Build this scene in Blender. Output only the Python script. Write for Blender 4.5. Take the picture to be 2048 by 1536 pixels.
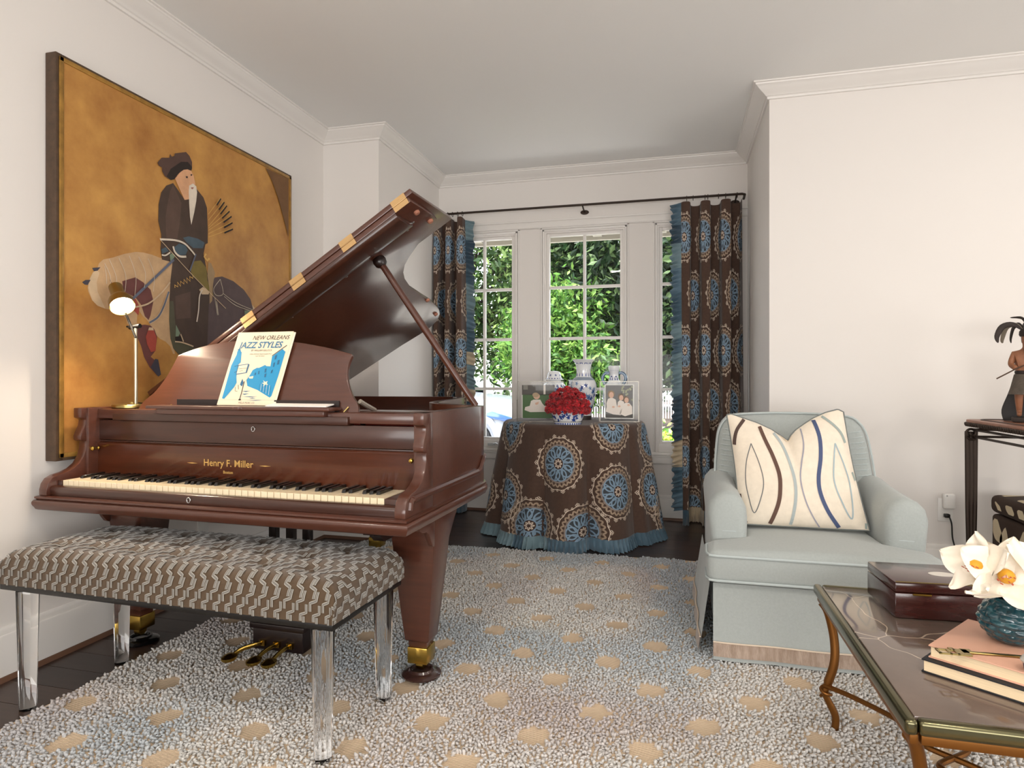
import bpy, bmesh, math, random
import numpy as np
from mathutils import Vector, Matrix
for o in list(bpy.data.objects): bpy.data.objects.remove(o, do_unlink=True)
scene = bpy.context.scene
COL = scene.collection
R = math.radians
# ------------------------------------------------------------------ camera
cam_d = bpy.data.cameras.new('camera'); cam = bpy.data.objects.new('camera', cam_d); COL.objects.link(cam)
cam_d.sensor_fit = 'HORIZONTAL'; cam_d.sensor_width = 36.0; cam_d.lens = 36.0*1267/2048
cam_d.shift_y = -10/2048; cam_d.clip_start = .02; cam_d.clip_end = 200
cam.location = (0, 0, 1.08); cam.rotation_euler = (R(90), 0, R(14.43))
scene.camera = cam
# ------------------------------------------------------------------ world, sun, fill lights
world = bpy.data.worlds.new('sky'); scene.world = world; world.use_nodes = True
nt = world.node_tree; nt.nodes.clear()
sky = nt.nodes.new('ShaderNodeTexSky'); sky.sky_type = 'NISHITA'; sky.sun_disc = False
sky.sun_elevation = R(66); sky.sun_rotation = R(200); sky.air_density = 1.0; sky.dust_density = 2.0
bg = nt.nodes.new('ShaderNodeBackground'); bg.inputs['Strength'].default_value = .95
wo = nt.nodes.new('ShaderNodeOutputWorld')
hs = nt.nodes.new('ShaderNodeHueSaturation'); hs.inputs['Saturation'].default_value = .35; nt.links.new(sky.outputs[0], hs.inputs['Color']); nt.links.new(hs.outputs[0], bg.inputs[0]); nt.links.new(bg.outputs[0], wo.inputs[0])
def light(name, kind, loc, rot, energy, color=(1,1,1), **kw):
    d = bpy.data.lights.new(name, kind); d.energy = energy; d.color = color
    for k, v in kw.items(): setattr(d, k, v)
    o = bpy.data.objects.new(name, d); o.location = loc; o.rotation_euler = rot; COL.objects.link(o); return o
light('sun', 'SUN', (0, 0, 20), (R(22), R(9), 0), 6.5, (1, .95, .86), angle=R(.6))
# added fill panels behind the camera and at right, tilted up to brighten the ceiling
light('fill_rear', 'AREA', (.4, -2.35, 1.35), (R(126), 0, 0), 150, (1, .985, .97), shape='RECTANGLE', size=4.2, size_y=2.1)
light('fill_right', 'AREA', (4.05, .6, 1.4), (R(118), 0, R(90)), 60, (1, .98, .955), shape='RECTANGLE', size=3.4, size_y=2.0)
for lx, ly in ((-.9, .2), (.9, .2), (2.6, 2.2)):
    light('ceiling_fill', 'AREA', (lx, ly, 2.74), (0, 0, 0), 9, (1, .9, .78), shape='DISK', size=.16)  # added fill discs just under the ceiling, out of view
vs = scene.view_settings; vs.view_transform = 'Standard'; vs.look = 'None'; vs.exposure = .58; vs.gamma = 1; vs.use_curve_mapping = False
# ------------------------------------------------------------------ helpers
def C(h):
    h = h.lstrip('#'); c = [int(h[i:i+2], 16)/255 for i in (0, 2, 4)]
    return tuple((x/12.92 if x <= .04045 else ((x+.055)/1.055)**2.4) for x in c) + (1,)
MATS = {}
def mat(name, col='#808080', rough=.5, metal=0., var=0., vscale=6., stretch=(1,1,1), bump=0., bscale=80., coat=0., col2=None, attr=False, spec=.5, trans=0., ior=1.45, sheen=0., emit=None, estr=0., subs=0.):
    if name in MATS: return MATS[name]
    m = bpy.data.materials.new(name); m.use_nodes = True; t = m.node_tree; N = t.nodes; Lk = t.links
    b = N['Principled BSDF']
    base = C(col) if isinstance(col, str) else col
    b.inputs['Base Color'].default_value = base; b.inputs['Roughness'].default_value = rough
    b.inputs['Metallic'].default_value = metal; b.inputs['Coat Weight'].default_value = coat; b.inputs['Coat Roughness'].default_value = .12
    b.inputs['Specular IOR Level'].default_value = spec; b.inputs['Transmission Weight'].default_value = trans; b.inputs['IOR'].default_value = ior
    b.inputs['Sheen Weight'].default_value = sheen
    if emit: b.inputs['Emission Color'].default_value = C(emit); b.inputs['Emission Strength'].default_value = estr
    src = None
    if attr:
        a = N.new('ShaderNodeVertexColor'); a.layer_name = 'Col'; src = a.outputs[0]
    if var or bump or col2:
        tc = N.new('ShaderNodeTexCoord'); mp = N.new('ShaderNodeMapping'); mp.inputs['Scale'].default_value = stretch
        Lk.new(tc.outputs['Object'], mp.inputs[0])
    if var or col2:
        n = N.new('ShaderNodeTexNoise'); n.inputs['Scale'].default_value = vscale; n.inputs['Detail'].default_value = 6; n.inputs['Roughness'].default_value = .6
        Lk.new(mp.outputs[0], n.inputs['Vector'])
        rp = N.new('ShaderNodeValToRGB'); rp.color_ramp.elements[0].position = .3; rp.color_ramp.elements[1].position = .7
        if col2: c1, c2 = base, C(col2)
        else:
            c1 = tuple(x*(1-var) for x in base[:3])+(1,); c2 = tuple(min(1, x*(1+var)) for x in base[:3])+(1,)
        rp.color_ramp.elements[0].color = c1; rp.color_ramp.elements[1].color = c2
        Lk.new(n.outputs['Fac'], rp.inputs[0])
        if src:
            mx = N.new('ShaderNodeMix'); mx.data_type = 'RGBA'; mx.blend_type = 'MULTIPLY'; mx.inputs[0].default_value = 1
            Lk.new(src, mx.inputs[6]); Lk.new(rp.outputs[0], mx.inputs[7]); src = mx.outputs[2]
        else: src = rp.outputs[0]
    if src: Lk.new(src, b.inputs['Base Color'])
    if bump:
        n2 = N.new('ShaderNodeTexNoise'); n2.inputs['Scale'].default_value = bscale; n2.inputs['Detail'].default_value = 3
        Lk.new(mp.outputs[0], n2.inputs['Vector'])
        bp = N.new('ShaderNodeBump'); bp.inputs['Strength'].default_value = bump; bp.inputs['Distance'].default_value = .004
        Lk.new(n2.outputs['Fac'], bp.inputs['Height']); Lk.new(bp.outputs[0], b.inputs['Normal'])
    MATS[name] = m; return m
def pane_mat():
    m = bpy.data.materials.new('window_glass'); m.use_nodes = True; t = m.node_tree; t.nodes.clear(); N = t.nodes
    o = N.new('ShaderNodeOutputMaterial'); mx = N.new('ShaderNodeMixShader'); tr = N.new('ShaderNodeBsdfTransparent'); gl = N.new('ShaderNodeBsdfGlossy')
    gl.inputs['Roughness'].default_value = .02; tr.inputs[0].default_value = (.97, .985, .975, 1); mx.inputs[0].default_value = .015
    t.links.new(tr.outputs[0], mx.inputs[1]); t.links.new(gl.outputs[0], mx.inputs[2]); t.links.new(mx.outputs[0], o.inputs[0]); return m
GLASS = pane_mat()
class G:
    def __init__(s): s.v = []; s.f = []; s.mi = []; s.c = []; s.col = None
    def add(s, v, f, mi=0):
        o = len(s.v); s.v += [tuple(map(float, p)) for p in v]; s.f += [tuple(i+o for i in q) for q in f]; s.mi += [mi]*len(f)
        if s.col is not None: s.c += [s.col]*len(v)
        return s
    def box(s, x0, x1, y0, y1, z0, z1, mi=0, M=None):
        v = [(x, y, z) for z in (z0, z1) for y in (y0, y1) for x in (x0, x1)]
        if M is not None: v = [M @ Vector(p) for p in v]
        return s.add(v, [(0,2,3,1), (4,5,7,6), (0,1,5,4), (2,6,7,3), (1,3,7,5), (0,4,6,2)], mi)
    def tube(s, pts, r, n=10, mi=0, closed=False, caps=True, flat=1., up=(0,0,1)):
        pts = [Vector(p) for p in pts]; k = len(pts); rs = r if isinstance(r, (list, tuple)) else [r]*k
        v = []; prev = None
        for i, p in enumerate(pts):
            a = pts[(i-1) % k] if (closed or i > 0) else p; b = pts[(i+1) % k] if (closed or i < k-1) else p
            d = (b-a); d = d.normalized() if d.length > 1e-9 else Vector((0,0,1))
            if prev is None:
                u = Vector(up); u = u-d*u.dot(d)
                if u.length < 1e-3: u = Vector((1,0,0)); u = u-d*u.dot(d)
            else: u = prev-d*prev.dot(d)
            u.normalize(); prev = u; w = d.cross(u)
            for j in range(n):
                t = 2*math.pi*j/n; v.append(p+u*(rs[i]*math.cos(t))+w*(rs[i]*flat*math.sin(t)))
        f = []
        for i in range(k if closed else k-1):
            i2 = (i+1) % k
            for j in range(n): f.append((i*n+j, i*n+(j+1) % n, i2*n+(j+1) % n, i2*n+j))
        if caps and not closed: f.append(tuple(range(n-1, -1, -1))); f.append(tuple((k-1)*n+j for j in range(n)))
        return s.add(v, f, mi)
    def lathe(s, prof, n=32, c=(0,0,0), mi=0, sx=1., sy=1., M=None):
        v = []; k = len(prof)
        for r, z in prof:
            for j in range(n):
                t = 2*math.pi*j/n; p = Vector((r*sx*math.cos(t), r*sy*math.sin(t), z))
                if M is not None: p = M @ p
                v.append((p.x+c[0], p.y+c[1], p.z+c[2]))
        f = [(i*n+j, i*n+(j+1) % n, (i+1)*n+(j+1) % n, (i+1)*n+j) for i in range(k-1) for j in range(n)]
        if prof[0][0] > 1e-6: f.append(tuple(range(n-1, -1, -1)))
        if prof[-1][0] > 1e-6: f.append(tuple((k-1)*n+j for j in range(n)))
        return s.add(v, f, mi)
    def prism(s, poly, fn, t0, t1, mi=0):
        """poly 2D; fn(a,b,t)->3D"""
        n = len(poly); v = [fn(a, b, t0) for a, b in poly]+[fn(a, b, t1) for a, b in poly]
        f = [tuple(range(n-1, -1, -1)), tuple(range(n, 2*n))]+[(i, (i+1) % n, n+(i+1) % n, n+i) for i in range(n)]
        return s.add(v, f, mi)
    def grid(s, fn, us, vs_, mi=0, wrap=False):
        nu, nv = len(us), len(vs_); v = [fn(u, w) for w in vs_ for u in us]
        f = [(j*nu+i, j*nu+(i+1) % nu, (j+1)*nu+(i+1) % nu, (j+1)*nu+i) for j in range(nv-1) for i in range(nu if wrap else nu-1)]
        return s.add(v, f, mi)
    def obj(s, name, mats, parent=None, bevel=0., seg=2, smooth=35., fix=True, data_only=False):
        me = bpy.data.meshes.new(name); me.from_pydata(s.v, [], s.f)
        ms = mats if isinstance(mats, (list, tuple)) else [mats]
        for m in ms: me.materials.append(m)
        if len(ms) > 1: me.polygons.foreach_set('material_index', s.mi)
        if s.c:
            a = me.color_attributes.new('Col', 'FLOAT_COLOR', 'POINT'); a.data.foreach_set('color', np.array(s.c, dtype=np.float32).ravel())
        if bevel or fix:
            bm = bmesh.new(); bm.from_mesh(me)
            if fix and len(bm.faces) < 60000: bmesh.ops.recalc_face_normals(bm, faces=bm.faces)
            if bevel:
                es = [e for e in bm.edges if len(e.link_faces) == 2 and e.calc_face_angle(0) > R(28)]
                bmesh.ops.bevel(bm, geom=es, offset=bevel, segments=seg, profile=.5, affect='EDGES', clamp_overlap=True)
            bm.to_mesh(me); bm.free()
        if smooth:
            me.shade_smooth(); me.set_sharp_from_angle(angle=R(smooth))
        o = bpy.data.objects.new(name, me); COL.objects.link(o)
        if parent is not None: o.parent = parent
        return o
def thing(name, label, cat, loc=(0,0,0), rz=0., group=None, kind=None):
    o = bpy.data.objects.new(name, None); COL.objects.link(o); o.location = loc; o.rotation_euler = (0, 0, rz); o.empty_display_size = .1
    return tag(o, label, cat, group, kind)
def tag(o, label, cat=None, group=None, kind=None):
    o['label'] = label
    if cat: o['category'] = cat
    if group: o['group'] = group
    if kind: o['kind'] = kind
    return o
def dup(o, parent=None, loc=None):
    c = o.copy(); COL.objects.link(c)
    if parent is not None: c.parent = parent
    if loc is not None: c.location = loc
    return c
def rbox(name, m, parent, x0, x1, y0, y1, z0, z1, bevel=.003, M=None, seg=2):
    return G().box(x0, x1, y0, y1, z0, z1, M=M).obj(name, m, parent, bevel=bevel, seg=seg)
def bez(pts, n=8):
    """Catmull-Rom through pts"""
    P = [Vector(p) for p in pts]; out = []
    for i in range(len(P)-1):
        p0 = P[max(i-1, 0)]; p1 = P[i]; p2 = P[i+1]; p3 = P[min(i+2, len(P)-1)]
        for k in range(n):
            t = k/n; out.append(.5*((2*p1)+(p2-p0)*t+(2*p0-5*p1+4*p2-p3)*t*t+(3*p1-p0-3*p2+p3)*t**3))
    out.append(P[-1]); return out
def text_tris(body, size, shear=0., bold=0., align='CENTER'):
    cu = bpy.data.curves.new('t', 'FONT'); cu.body = body; cu.size = size; cu.align_x = align; cu.shear = shear; cu.offset = bold; cu.resolution_u = 3
    o = bpy.data.objects.new('t', cu); COL.objects.link(o); dg = bpy.context.evaluated_depsgraph_get(); dg.update()
    me = bpy.data.meshes.new_from_object(o.evaluated_get(dg)); v = [tuple(p.co) for p in me.vertices]; f = [tuple(p.vertices) for p in me.polygons]
    bpy.data.objects.remove(o); bpy.data.curves.remove(cu); bpy.data.meshes.remove(me); return v, f
def ribbon(g, pts, w, fn, mi=0, closed=False, ok=None):
    """flat stroke along a 2D polyline, mapped by fn(a,b)->3D (None where outside)"""
    n = len(pts); v = []; good = []
    for i, p in enumerate(pts):
        a = pts[(i-1) % n] if (closed or i > 0) else p; b = pts[(i+1) % n] if (closed or i < n-1) else p
        dx, dy = b[0]-a[0], b[1]-a[1]; l = math.hypot(dx, dy) or 1; nx, ny = -dy/l*w/2, dx/l*w/2
        A = fn(p[0]+nx, p[1]+ny); B = fn(p[0]-nx, p[1]-ny); good.append(A is not None and B is not None)
        v += [A or (0,0,0), B or (0,0,0)]
    f = [(2*i, 2*i+1, 2*((i+1) % n)+1, 2*((i+1) % n)) for i in range(n if closed else n-1) if good[i] and good[(i+1) % n]]
    g.add(v, f, mi)
# ------------------------------------------------------------------ materials
WALL = mat('wall_paint', '#e6e1dc', .75, bump=.02, bscale=300)
CEIL = mat('ceiling_paint', '#ecebe8', .8)
TRIM = mat('trim_paint', '#e9e5e0', .4)
WOOD = mat('mahogany', '#4f2c20', .30, var=.14, vscale=5, stretch=(1.2, 9, 14), coat=.5)
WOODD = mat('mahogany_dark', '#3c1f14', .32, var=.22, vscale=4, stretch=(1.0, 8, 12), coat=.4)
EBONY = mat('dark_stain', '#1d0f0d', .35, coat=.3)
BRASS = mat('brass', '#b9994a', .22, 1.)
OLDBRASS = mat('antique_brass', '#a08c58', .28, 1.)
STEEL = mat('steel', '#c9c9c9', .25, 1.)
IRON = mat('dark_iron', '#3b3029', .5, .6)
BLACK = mat('black_plastic', '#0d0c0c', .4)
WHITEP = mat('white_plastic', '#eceae6', .35)
# ------------------------------------------------------------------ room shell
WX, JY, AX, WY, RX = -2.338, 3.888, -1.923, 5.009, .524
CZ = 2.76; BACK = -2.5; EAST = 4.2
def struct(o, label): return tag(o, label, None, None, 'structure')
def sbox(name, m, label, *a): return struct(G().box(*a).obj(name, m, smooth=0), label)
fl = sbox('floor', mat('subfloor', '#2a1d17', .6), 'dark stained hardwood plank floor', WX-.1, EAST+.1, BACK-.1, WY+.1, -.06, -.012)
PLK = [mat('plank_stain_%d' % i, c, .34, var=.25, vscale=3, stretch=(1.5, 14, 1), coat=.15) for i, c in enumerate(('#3a2a22', '#35261f', '#402e25', '#332520'))]
rnd = random.Random(4)
protos = []
for i in range(4):
    g = G().box(0, 1, 0, .1235, -.012, 0); protos.append(g.obj('plank', PLK[i], fl, smooth=0))
first = [True]*4
for r in range(30):
    y = 1.25+r*.1255; x = WX
    xe = 2.2 if y < JY-.12 else RX
    x0 = WX if y < JY-.06 else AX
    if y < JY and y+.1235 > JY: xe = RX
    x = x0
    while x < xe-.01:
        ln = min(rnd.uniform(.9, 1.9), xe-x)
        if xe-x-ln < .25: ln = xe-x
        k = rnd.randrange(4)
        if first[k]: o = protos[k]; first[k] = False
        else: o = dup(protos[k], fl)
        o.location = (x+.001, y, 0); o.scale = (ln-.002, 1, 1); x += ln
g = G().box(WX, EAST, BACK, 1.25, -.012, 0); g.obj('plank', PLK[0], fl, smooth=0)
g = G().box(2.2, EAST, 1.25, JY, -.012, 0); g.obj('plank', PLK[1], fl, smooth=0)
sbox('ceiling', CEIL, 'flat white ceiling', WX-.1, EAST+.1, BACK-.1, WY+.2, CZ, CZ+.1)
sbox('wall_left', WALL, 'long white wall behind the painting and piano', WX-.12, WX, BACK, WY+.12, 0, CZ)
sbox('wall_left_return', WALL, 'short white wall return left of the window alcove', WX, AX, JY, WY+.12, 0, CZ)
sbox('wall_right', WALL, 'white wall behind the armchair', RX, EAST+.1, JY, WY+.12, 0, CZ)
sbox('wall_back', WALL, 'white wall behind the viewer', WX-.1, EAST+.1, BACK-.12, BACK, 0, CZ)
sbox('wall_east', WALL, 'white side wall outside the view', EAST, EAST+.12, BACK, JY, 0, CZ)
WINS = [(-1.79, -1.27), (-1.003, -.393), (-.119, .405)]
WZ0, WZ1 = .575, 2.25
g = G(); xs = [AX-.02]+[v for w in WINS for v in w]+[RX+.02]
for i in range(0, len(xs), 2): g.box(xs[i], xs[i+1], WY, WY+.14, 0, CZ)
for a, b in WINS: g.box(a, b, WY, WY+.14, 0, WZ0); g.box(a, b, WY, WY+.14, WZ1, CZ)
struct(g.obj('wall_window', WALL, smooth=0), 'white alcove wall with three tall windows')
line = [(WX, BACK), (WX, JY), (AX, JY), (AX, WY), (RX, WY), (RX, JY), (EAST, JY)]
def sweep(name, prof, m, label, segs=None, extra=0):
    P = [Vector(p) for p in line]; nrm = []
    for i in range(len(P)-1):
        d = (P[i+1]-P[i]).normalized(); nrm.append(Vector((d.y, -d.x)))
    out = []
    for i in range(len(P)-1):
        def joint(j):
            if j == 0: return nrm[0]
            if j == len(P)-1: return nrm[-1]
            a, b = nrm[j-1], nrm[j]; return (a+b)/(1+a.dot(b))
        ja, jb = joint(i), joint(i+1); n = len(prof); v = []
        for q, j in ((P[i], ja), (P[i+1], jb)):
            for p, z in prof: w = q+j*p; v.append((w.x, w.y, z))
        f = [(k, (k+1) % n, n+(k+1) % n, n+k) for k in range(n)]+[tuple(range(n-1, -1, -1)), tuple(range(n, 2*n))]
        nm = name if isinstance(name, str) else name[i]
        o = G().add(v, f).obj(nm, m, smooth=30); struct(o, label[i] if isinstance(label, list) else label); out.append(o)
    return out
sides = ['left', 'left_return', 'alcove_left', 'window', 'alcove_right', 'right']
crown = [(0, CZ-.078), (.012, CZ-.078), (.014, CZ-.066), (.022, CZ-.063), (.026, CZ-.058), (.034, CZ-.052), (.05, CZ-.042), (.066, CZ-.030), (.076, CZ-.019), (.082, CZ-.016), (.084, CZ-.009), (.094, CZ-.007), (.094, CZ), (0, CZ)]
sweep(['trim_%d' % (i+1) for i in range(6)], crown, TRIM, ['white crown moulding along the %s wall' % s.replace('_', ' ') for s in sides])
base = [(0, .018), (.019, .018), (.019, .158), (.017, .162), (.012, .164), (.012, .176), (.010, .183), (.005, .188), (0, .189)]
sweep(['baseboard_'+s for s in sides], base, TRIM, ['tall white baseboard along the %s wall' % s.replace('_', ' ') for s in sides])
shoe = [(0, 0), (.03, 0), (.028, .010), (.022, .017), (.012, .0185), (0, .0185)]
sweep(['trim_%d' % (i+7) for i in range(6)], shoe, mat('shoe_stain', '#6b4d3c', .45), ['brown stained shoe moulding along the %s wall' % s.replace('_', ' ') for s in sides])
g = G().box(AX, RX, WY-.014, WY, 2.292, 2.352).box(AX, RX, WY-.024, WY, 2.345, 2.360).box(AX, RX, WY-.02, WY, 2.296, 2.304)
struct(g.obj('trim_13', TRIM, bevel=.002), 'stepped white head trim above the windows')
g = G().box(AX, RX, WY-.034, WY, .492, .516).box(AX, RX, WY-.02, WY, .430, .492).box(AX, RX, WY-.028, WY, .478, .492)
struct(g.obj('trim_14', TRIM, bevel=.003), 'white window stool and apron below the windows')
ROWS = [.605, 1.0, 1.405, 1.815, 2.225]
for wi, (a, b) in enumerate(WINS):
    w = thing('window_%d' % (wi+1), ['narrow white casement window left of the round table', 'wide white casement window behind the blue and white vases', 'narrow white casement window beside the right curtain'][wi], None, (0, 0, 0), kind='structure')
    g = G()   # casing bead on the wall face
    for (o_, t_, p_) in ((.045, .012, .010), (.028, .014, .016)):
        g.box(a-o_, a-o_+t_, WY-p_, WY, WZ0-.06, WZ1+o_); g.box(b+o_-t_, b+o_, WY-p_, WY, WZ0-.06, WZ1+o_); g.box(a-o_, b+o_, WY-p_, WY, WZ1+o_-t_, WZ1+o_)
    g.obj('casing', TRIM, w, bevel=.002)
    g = G(); s_ = .024; y0, y1 = WY+.012, WY+.055
    g.box(a, a+s_, y0, y1, WZ0, WZ1); g.box(b-s_, b, y0, y1, WZ0, WZ1); g.box(a+s_, b-s_, y0, y1, WZ1-s_, WZ1); g.box(a+s_, b-s_, y0, y1, WZ0, ROWS[0]-.004)
    g.box(a, b, WY-.005, y0, .516, WZ0+.004)
    g.obj('sash', TRIM, w, bevel=.003)
    cx = [a+s_, (a+b)/2-.011, (a+b)/2+.011, b-s_]
    G().box(cx[1], cx[2], WY+.018, WY+.046, ROWS[0], WZ1-s_).obj('muntin', TRIM, w, bevel=.002)
    for zz in ROWS[1:-1]:
        for c0, c1 in ((cx[0], cx[1]), (cx[2], cx[3])): G().box(c0, c1, WY+.018, WY+.046, zz-.011, zz+.011).obj('muntin', TRIM, w, bevel=.002)
    for ri in range(4):
        z0 = ROWS[ri]+(.011 if ri else -.004); z1 = ROWS[ri+1]-.011 if ri < 3 else WZ1-s_
        for c0, c1 in ((cx[0], cx[1]), (cx[2], cx[3])):
            G().add([(c0, WY+.03, z0), (c1, WY+.03, z0), (c1, WY+.03, z1), (c0, WY+.03, z1)], [(0,1,2,3)]).obj('pane', GLASS, w, smooth=0, fix=False)
    hx = a+.10 if wi == 0 else (b-.1 if wi == 1 else a+.16)
    if wi == 0: hx = b-.19
    g = G().box(hx-.03, hx+.03, WY-.022, WY-.006, .533, .556).tube([(hx+.02, WY-.02, .55), (hx+.045, WY-.035, .556), (hx+.065, WY-.04, .545)], .007, 8)
    g.obj('crank_handle', mat('crank_nickel', '#cfd2d2', .3, .7), w, bevel=.003)
# ------------------------------------------------------------------ outdoors
GZ = -.2
sbox('ground_outside', mat('mulch', '#4a3a2e', .9, col2='#2e2620', vscale=30, var=.1), 'brown mulch and drive outside the windows', -14, 14, WY+.3, 40, GZ-.1, GZ)
sbox('driveway_outside', mat('drive', '#8f8b84', .9, var=.1), 'pale paved drive outside under the car', -9, -1.15, 7.2, 13.2, GZ, GZ+.012)
g = G().box(-3.2, 1.8, WY+.14, WY+.62, 2.36, 2.40).box(-3.2, 1.8, WY+.60, WY+.64, 2.31, 2.46)
for k in range(9): g.box(-2.9+k*.55, -2.82+k*.55, WY+.14, WY+.6, 2.335, 2.36)
struct(g.obj('trim_15', mat('eave_paint', '#b9b4a8', .7), smooth=0), 'cream roof eave seen at the window tops')
sbox('bounce_slab_outside', mat('bounce_slab_pale', '#dcd7ce', .9, var=.06), 'pale slab added below the windows to bounce sunlight indoors', -6, 4, WY+.3, 7.0, GZ, GZ+.02)  # unseen reflector, added to throw sunlight up through the windows onto the ceiling
nr = np.random.default_rng(7)
def leaves(name, parent, mts, cents, per, spread, size, seed):
    r = np.random.default_rng(seed); cents = np.array(cents); n = len(cents)*per
    p = np.repeat(cents, per, 0)+r.normal(size=(n, 3))*spread
    a = r.normal(size=(n, 3)); a /= np.linalg.norm(a, axis=1)[:, None]; b = r.normal(size=(n, 3)); b -= (b*a).sum(1)[:, None]*a; b /= np.linalg.norm(b, axis=1)[:, None]
    s = size*r.uniform(.6, 1.3, n)[:, None]; c = np.cross(a, b)
    v = np.stack([p-a*s, p+b*s*.42+c*s*.08, p+a*s, p-b*s*.42+c*s*.08], 1).reshape(-1, 3)
    me = bpy.data.meshes.new(name); me.from_pydata(v.tolist(), [], np.arange(4*n).reshape(-1, 4).tolist())
    for m in mts: me.materials.append(m)
    me.polygons.foreach_set('material_index', r.integers(0, len(mts), n).astype(np.int32))
    o = bpy.data.objects.new(name, me); COL.objects.link(o); o.parent = parent; o['kind'] = 'stuff'; return o
def leafmat(n, c, rough=.5):
    m = mat(n, c, rough, spec=.4); b = m.node_tree.nodes['Principled BSDF']; tr = m.node_tree.nodes.new('ShaderNodeBsdfTranslucent'); tr.inputs[0].default_value = C(c)
    mx = m.node_tree.nodes.new('ShaderNodeMixShader'); mx.inputs[0].default_value = .35; out = m.node_tree.nodes['Material Output']
    m.node_tree.links.new(b.outputs[0], mx.inputs[1]); m.node_tree.links.new(tr.outputs[0], mx.inputs[2]); m.node_tree.links.new(mx.outputs[0], out.inputs[0]); return m
GR = [leafmat('leaf_green', '#46632f'), leafmat('leaf_green_pale', '#7b9257'), leafmat('leaf_green_mid', '#2c4522')]
GB = [leafmat('leaf_bright', '#4d772b'), leafmat('leaf_lime', '#789a48'), leafmat('leaf_bright_mid', '#345a22')]
GD = [leafmat('leaf_magnolia', '#243a20', .3), leafmat('leaf_magnolia_pale', '#5a7046', .3), leafmat('leaf_magnolia_mid', '#172917', .3)]
BARK = mat('bark', '#3a3029', .9, var=.3, bump=.4, bscale=25)
def tree(name, label, loc, h, z0, rx, rz, mts, nclump, per, spread, size, seed, lean=0., trunk=.16):
    t = thing(name, label, 'tree', loc); r = np.random.default_rng(seed)
    top = h
    g = G().tube(bez([(0, 0, 0), (lean*.4, .05, h*.35), (lean, 0, h*.75)], 5), [trunk*(1-.06*i) for i in range(11)], 9)
    cs = []
    for k in range(nclump):
        d = r.normal(size=3); d /= np.linalg.norm(d); q = r.uniform(.45, 1)**.5
        cs.append((lean*.6+d[0]*rx*q, d[1]*rx*.8*q, z0+rz+d[2]*rz*q))
    g.obj('trunk', BARK, t)
    bg_ = G()
    for k in range(0, nclump, max(1, nclump//14)):
        c = Vector(cs[k]); bg_.tube([(lean*.5, 0, h*.4), ((c.x+lean*.5)/2, c.y/2, (c.z+h*.45)/2), c], [.05, .035, .012], 6)
    bg_.obj('branches', BARK, t)
    leaves('foliage', t, mts, cs, per, spread, size, seed+1); return t
tree('leafy_tree', 'bright green leafy tree outside the left window', (-5.3, 15.5, GZ), 6.5, 1.6, 3.0, 3.0, GR, 170, 150, .33, .10, 11)
tree('maple_tree', 'lime green maple in the lower left of the middle window', (-2.45, 13.2, GZ), 3.6, .75, 1.15, 1.25, GB, 90, 150, .22, .075, 21, .2, .1)
tree('tall_oak', 'pale tall tree with sky gaps at the top of the middle window', (-4.0, 22, GZ), 9, 3.4, 2.6, 3.2, GR, 60, 120, .40, .12, 31, .6)
tree('magnolia_tree', 'dark glossy magnolia filling the right of the middle window', (-.75, 14.2, GZ), 7.5, .95, 1.75, 3.1, GD, 170, 130, .28, .11, 41)
tree('magnolia_tree', 'dark glossy magnolia outside the right window', (1.15, 15.2, GZ), 7.5, .9, 1.5, 3.1, GD, 140, 130, .28, .11, 51)
tree('hedge_tree', 'deep green tree mass far behind the white fence', (-3.0, 27, GZ), 7, .2, 5.0, 3.2, GD, 120, 90, .6, .18, 61)
sh = thing('garden_shrub', 'yellow green shrub low outside the right window', 'shrub', (.05, 7.45, GZ))
r_ = np.random.default_rng(5)
leaves('foliage', sh, [leafmat('leaf_yellow', '#b9c24a'), leafmat('leaf_yellow_pale', '#dbe08a'), GB[0]], [(r_.normal()*.28, r_.normal()*.2, .50+r_.uniform(-.25, .20)) for _ in range(60)], 26, .07, .045, 6)
G().tube([(0, 0, 0), (0, 0, .35)], .03, 6).obj('stem', BARK, sh)
fn = thing('picket_fence', 'white picket fence in front of the trees', 'fence', (-4.2, 20.2, GZ))
FW = mat('fence_paint', '#d8d6d8', .6)
pk = G().box(-.017, .017, -.01, .01, .06, .97).obj('picket', FW, fn, smooth=0)
for k in range(1, 100): dup(pk, fn, (k*.0785, 0, 0))
for zz in (.84, .46): G().box(-.1, 7.9, .01, .045, zz-.03, zz+.03).obj('rail', FW, fn, smooth=0)
# car on the drive: nose to the right, turned a little to the house
car = thing('white_car', 'white parked car nose seen through the left window', 'car', (-4.28, 9.86, GZ+.012), R(-10))
CW = mat('car_paint', '#8a8f99', .25, coat=.8); CG = mat('car_glass', '#10161c', .08); TY = mat('tyre', '#17181b', .8); CL = mat('lamp_lens', '#2f4f8c', .08, coat=1.)
def carsec(x, w, zt, zb, zs):
    return [(x, -w, zb), (x, -w*1.02, zs*.6), (x, -w, zs), (x, -w*.86, zt-.02), (x, -w*.5, zt), (x, 0, zt+.015), (x, w*.5, zt), (x, w*.86, zt-.02), (x, w, zs), (x, w*1.02, zs*.6), (x, w, zb)]
secs = [carsec(-2.3, .80, .95, .35, .80), carsec(-2.1, .90, 1.06, .28, .9), carsec(-1.2, .92, 1.08, .25, .95), carsec(.5, .92, 1.08, .25, .95), carsec(.9, .92, 1.06, .25, .93), carsec(1.6, .92, .99, .25, .88), carsec(2.05, .88, .90, .25, .80), carsec(2.28, .74, .80, .27, .70), carsec(2.36, .60, .70, .32, .60)]
g = G(); n = 11
g.add([p for s_ in secs for p in s_], [(i*n+j, i*n+j+1, (i+1)*n+j+1, (i+1)*n+j) for i in range(len(secs)-1) for j in range(n-1)]+[tuple(range(n)), tuple((len(secs)-1)*n+j for j in range(n))])
g.obj('body', CW, car, smooth=40)
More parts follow.
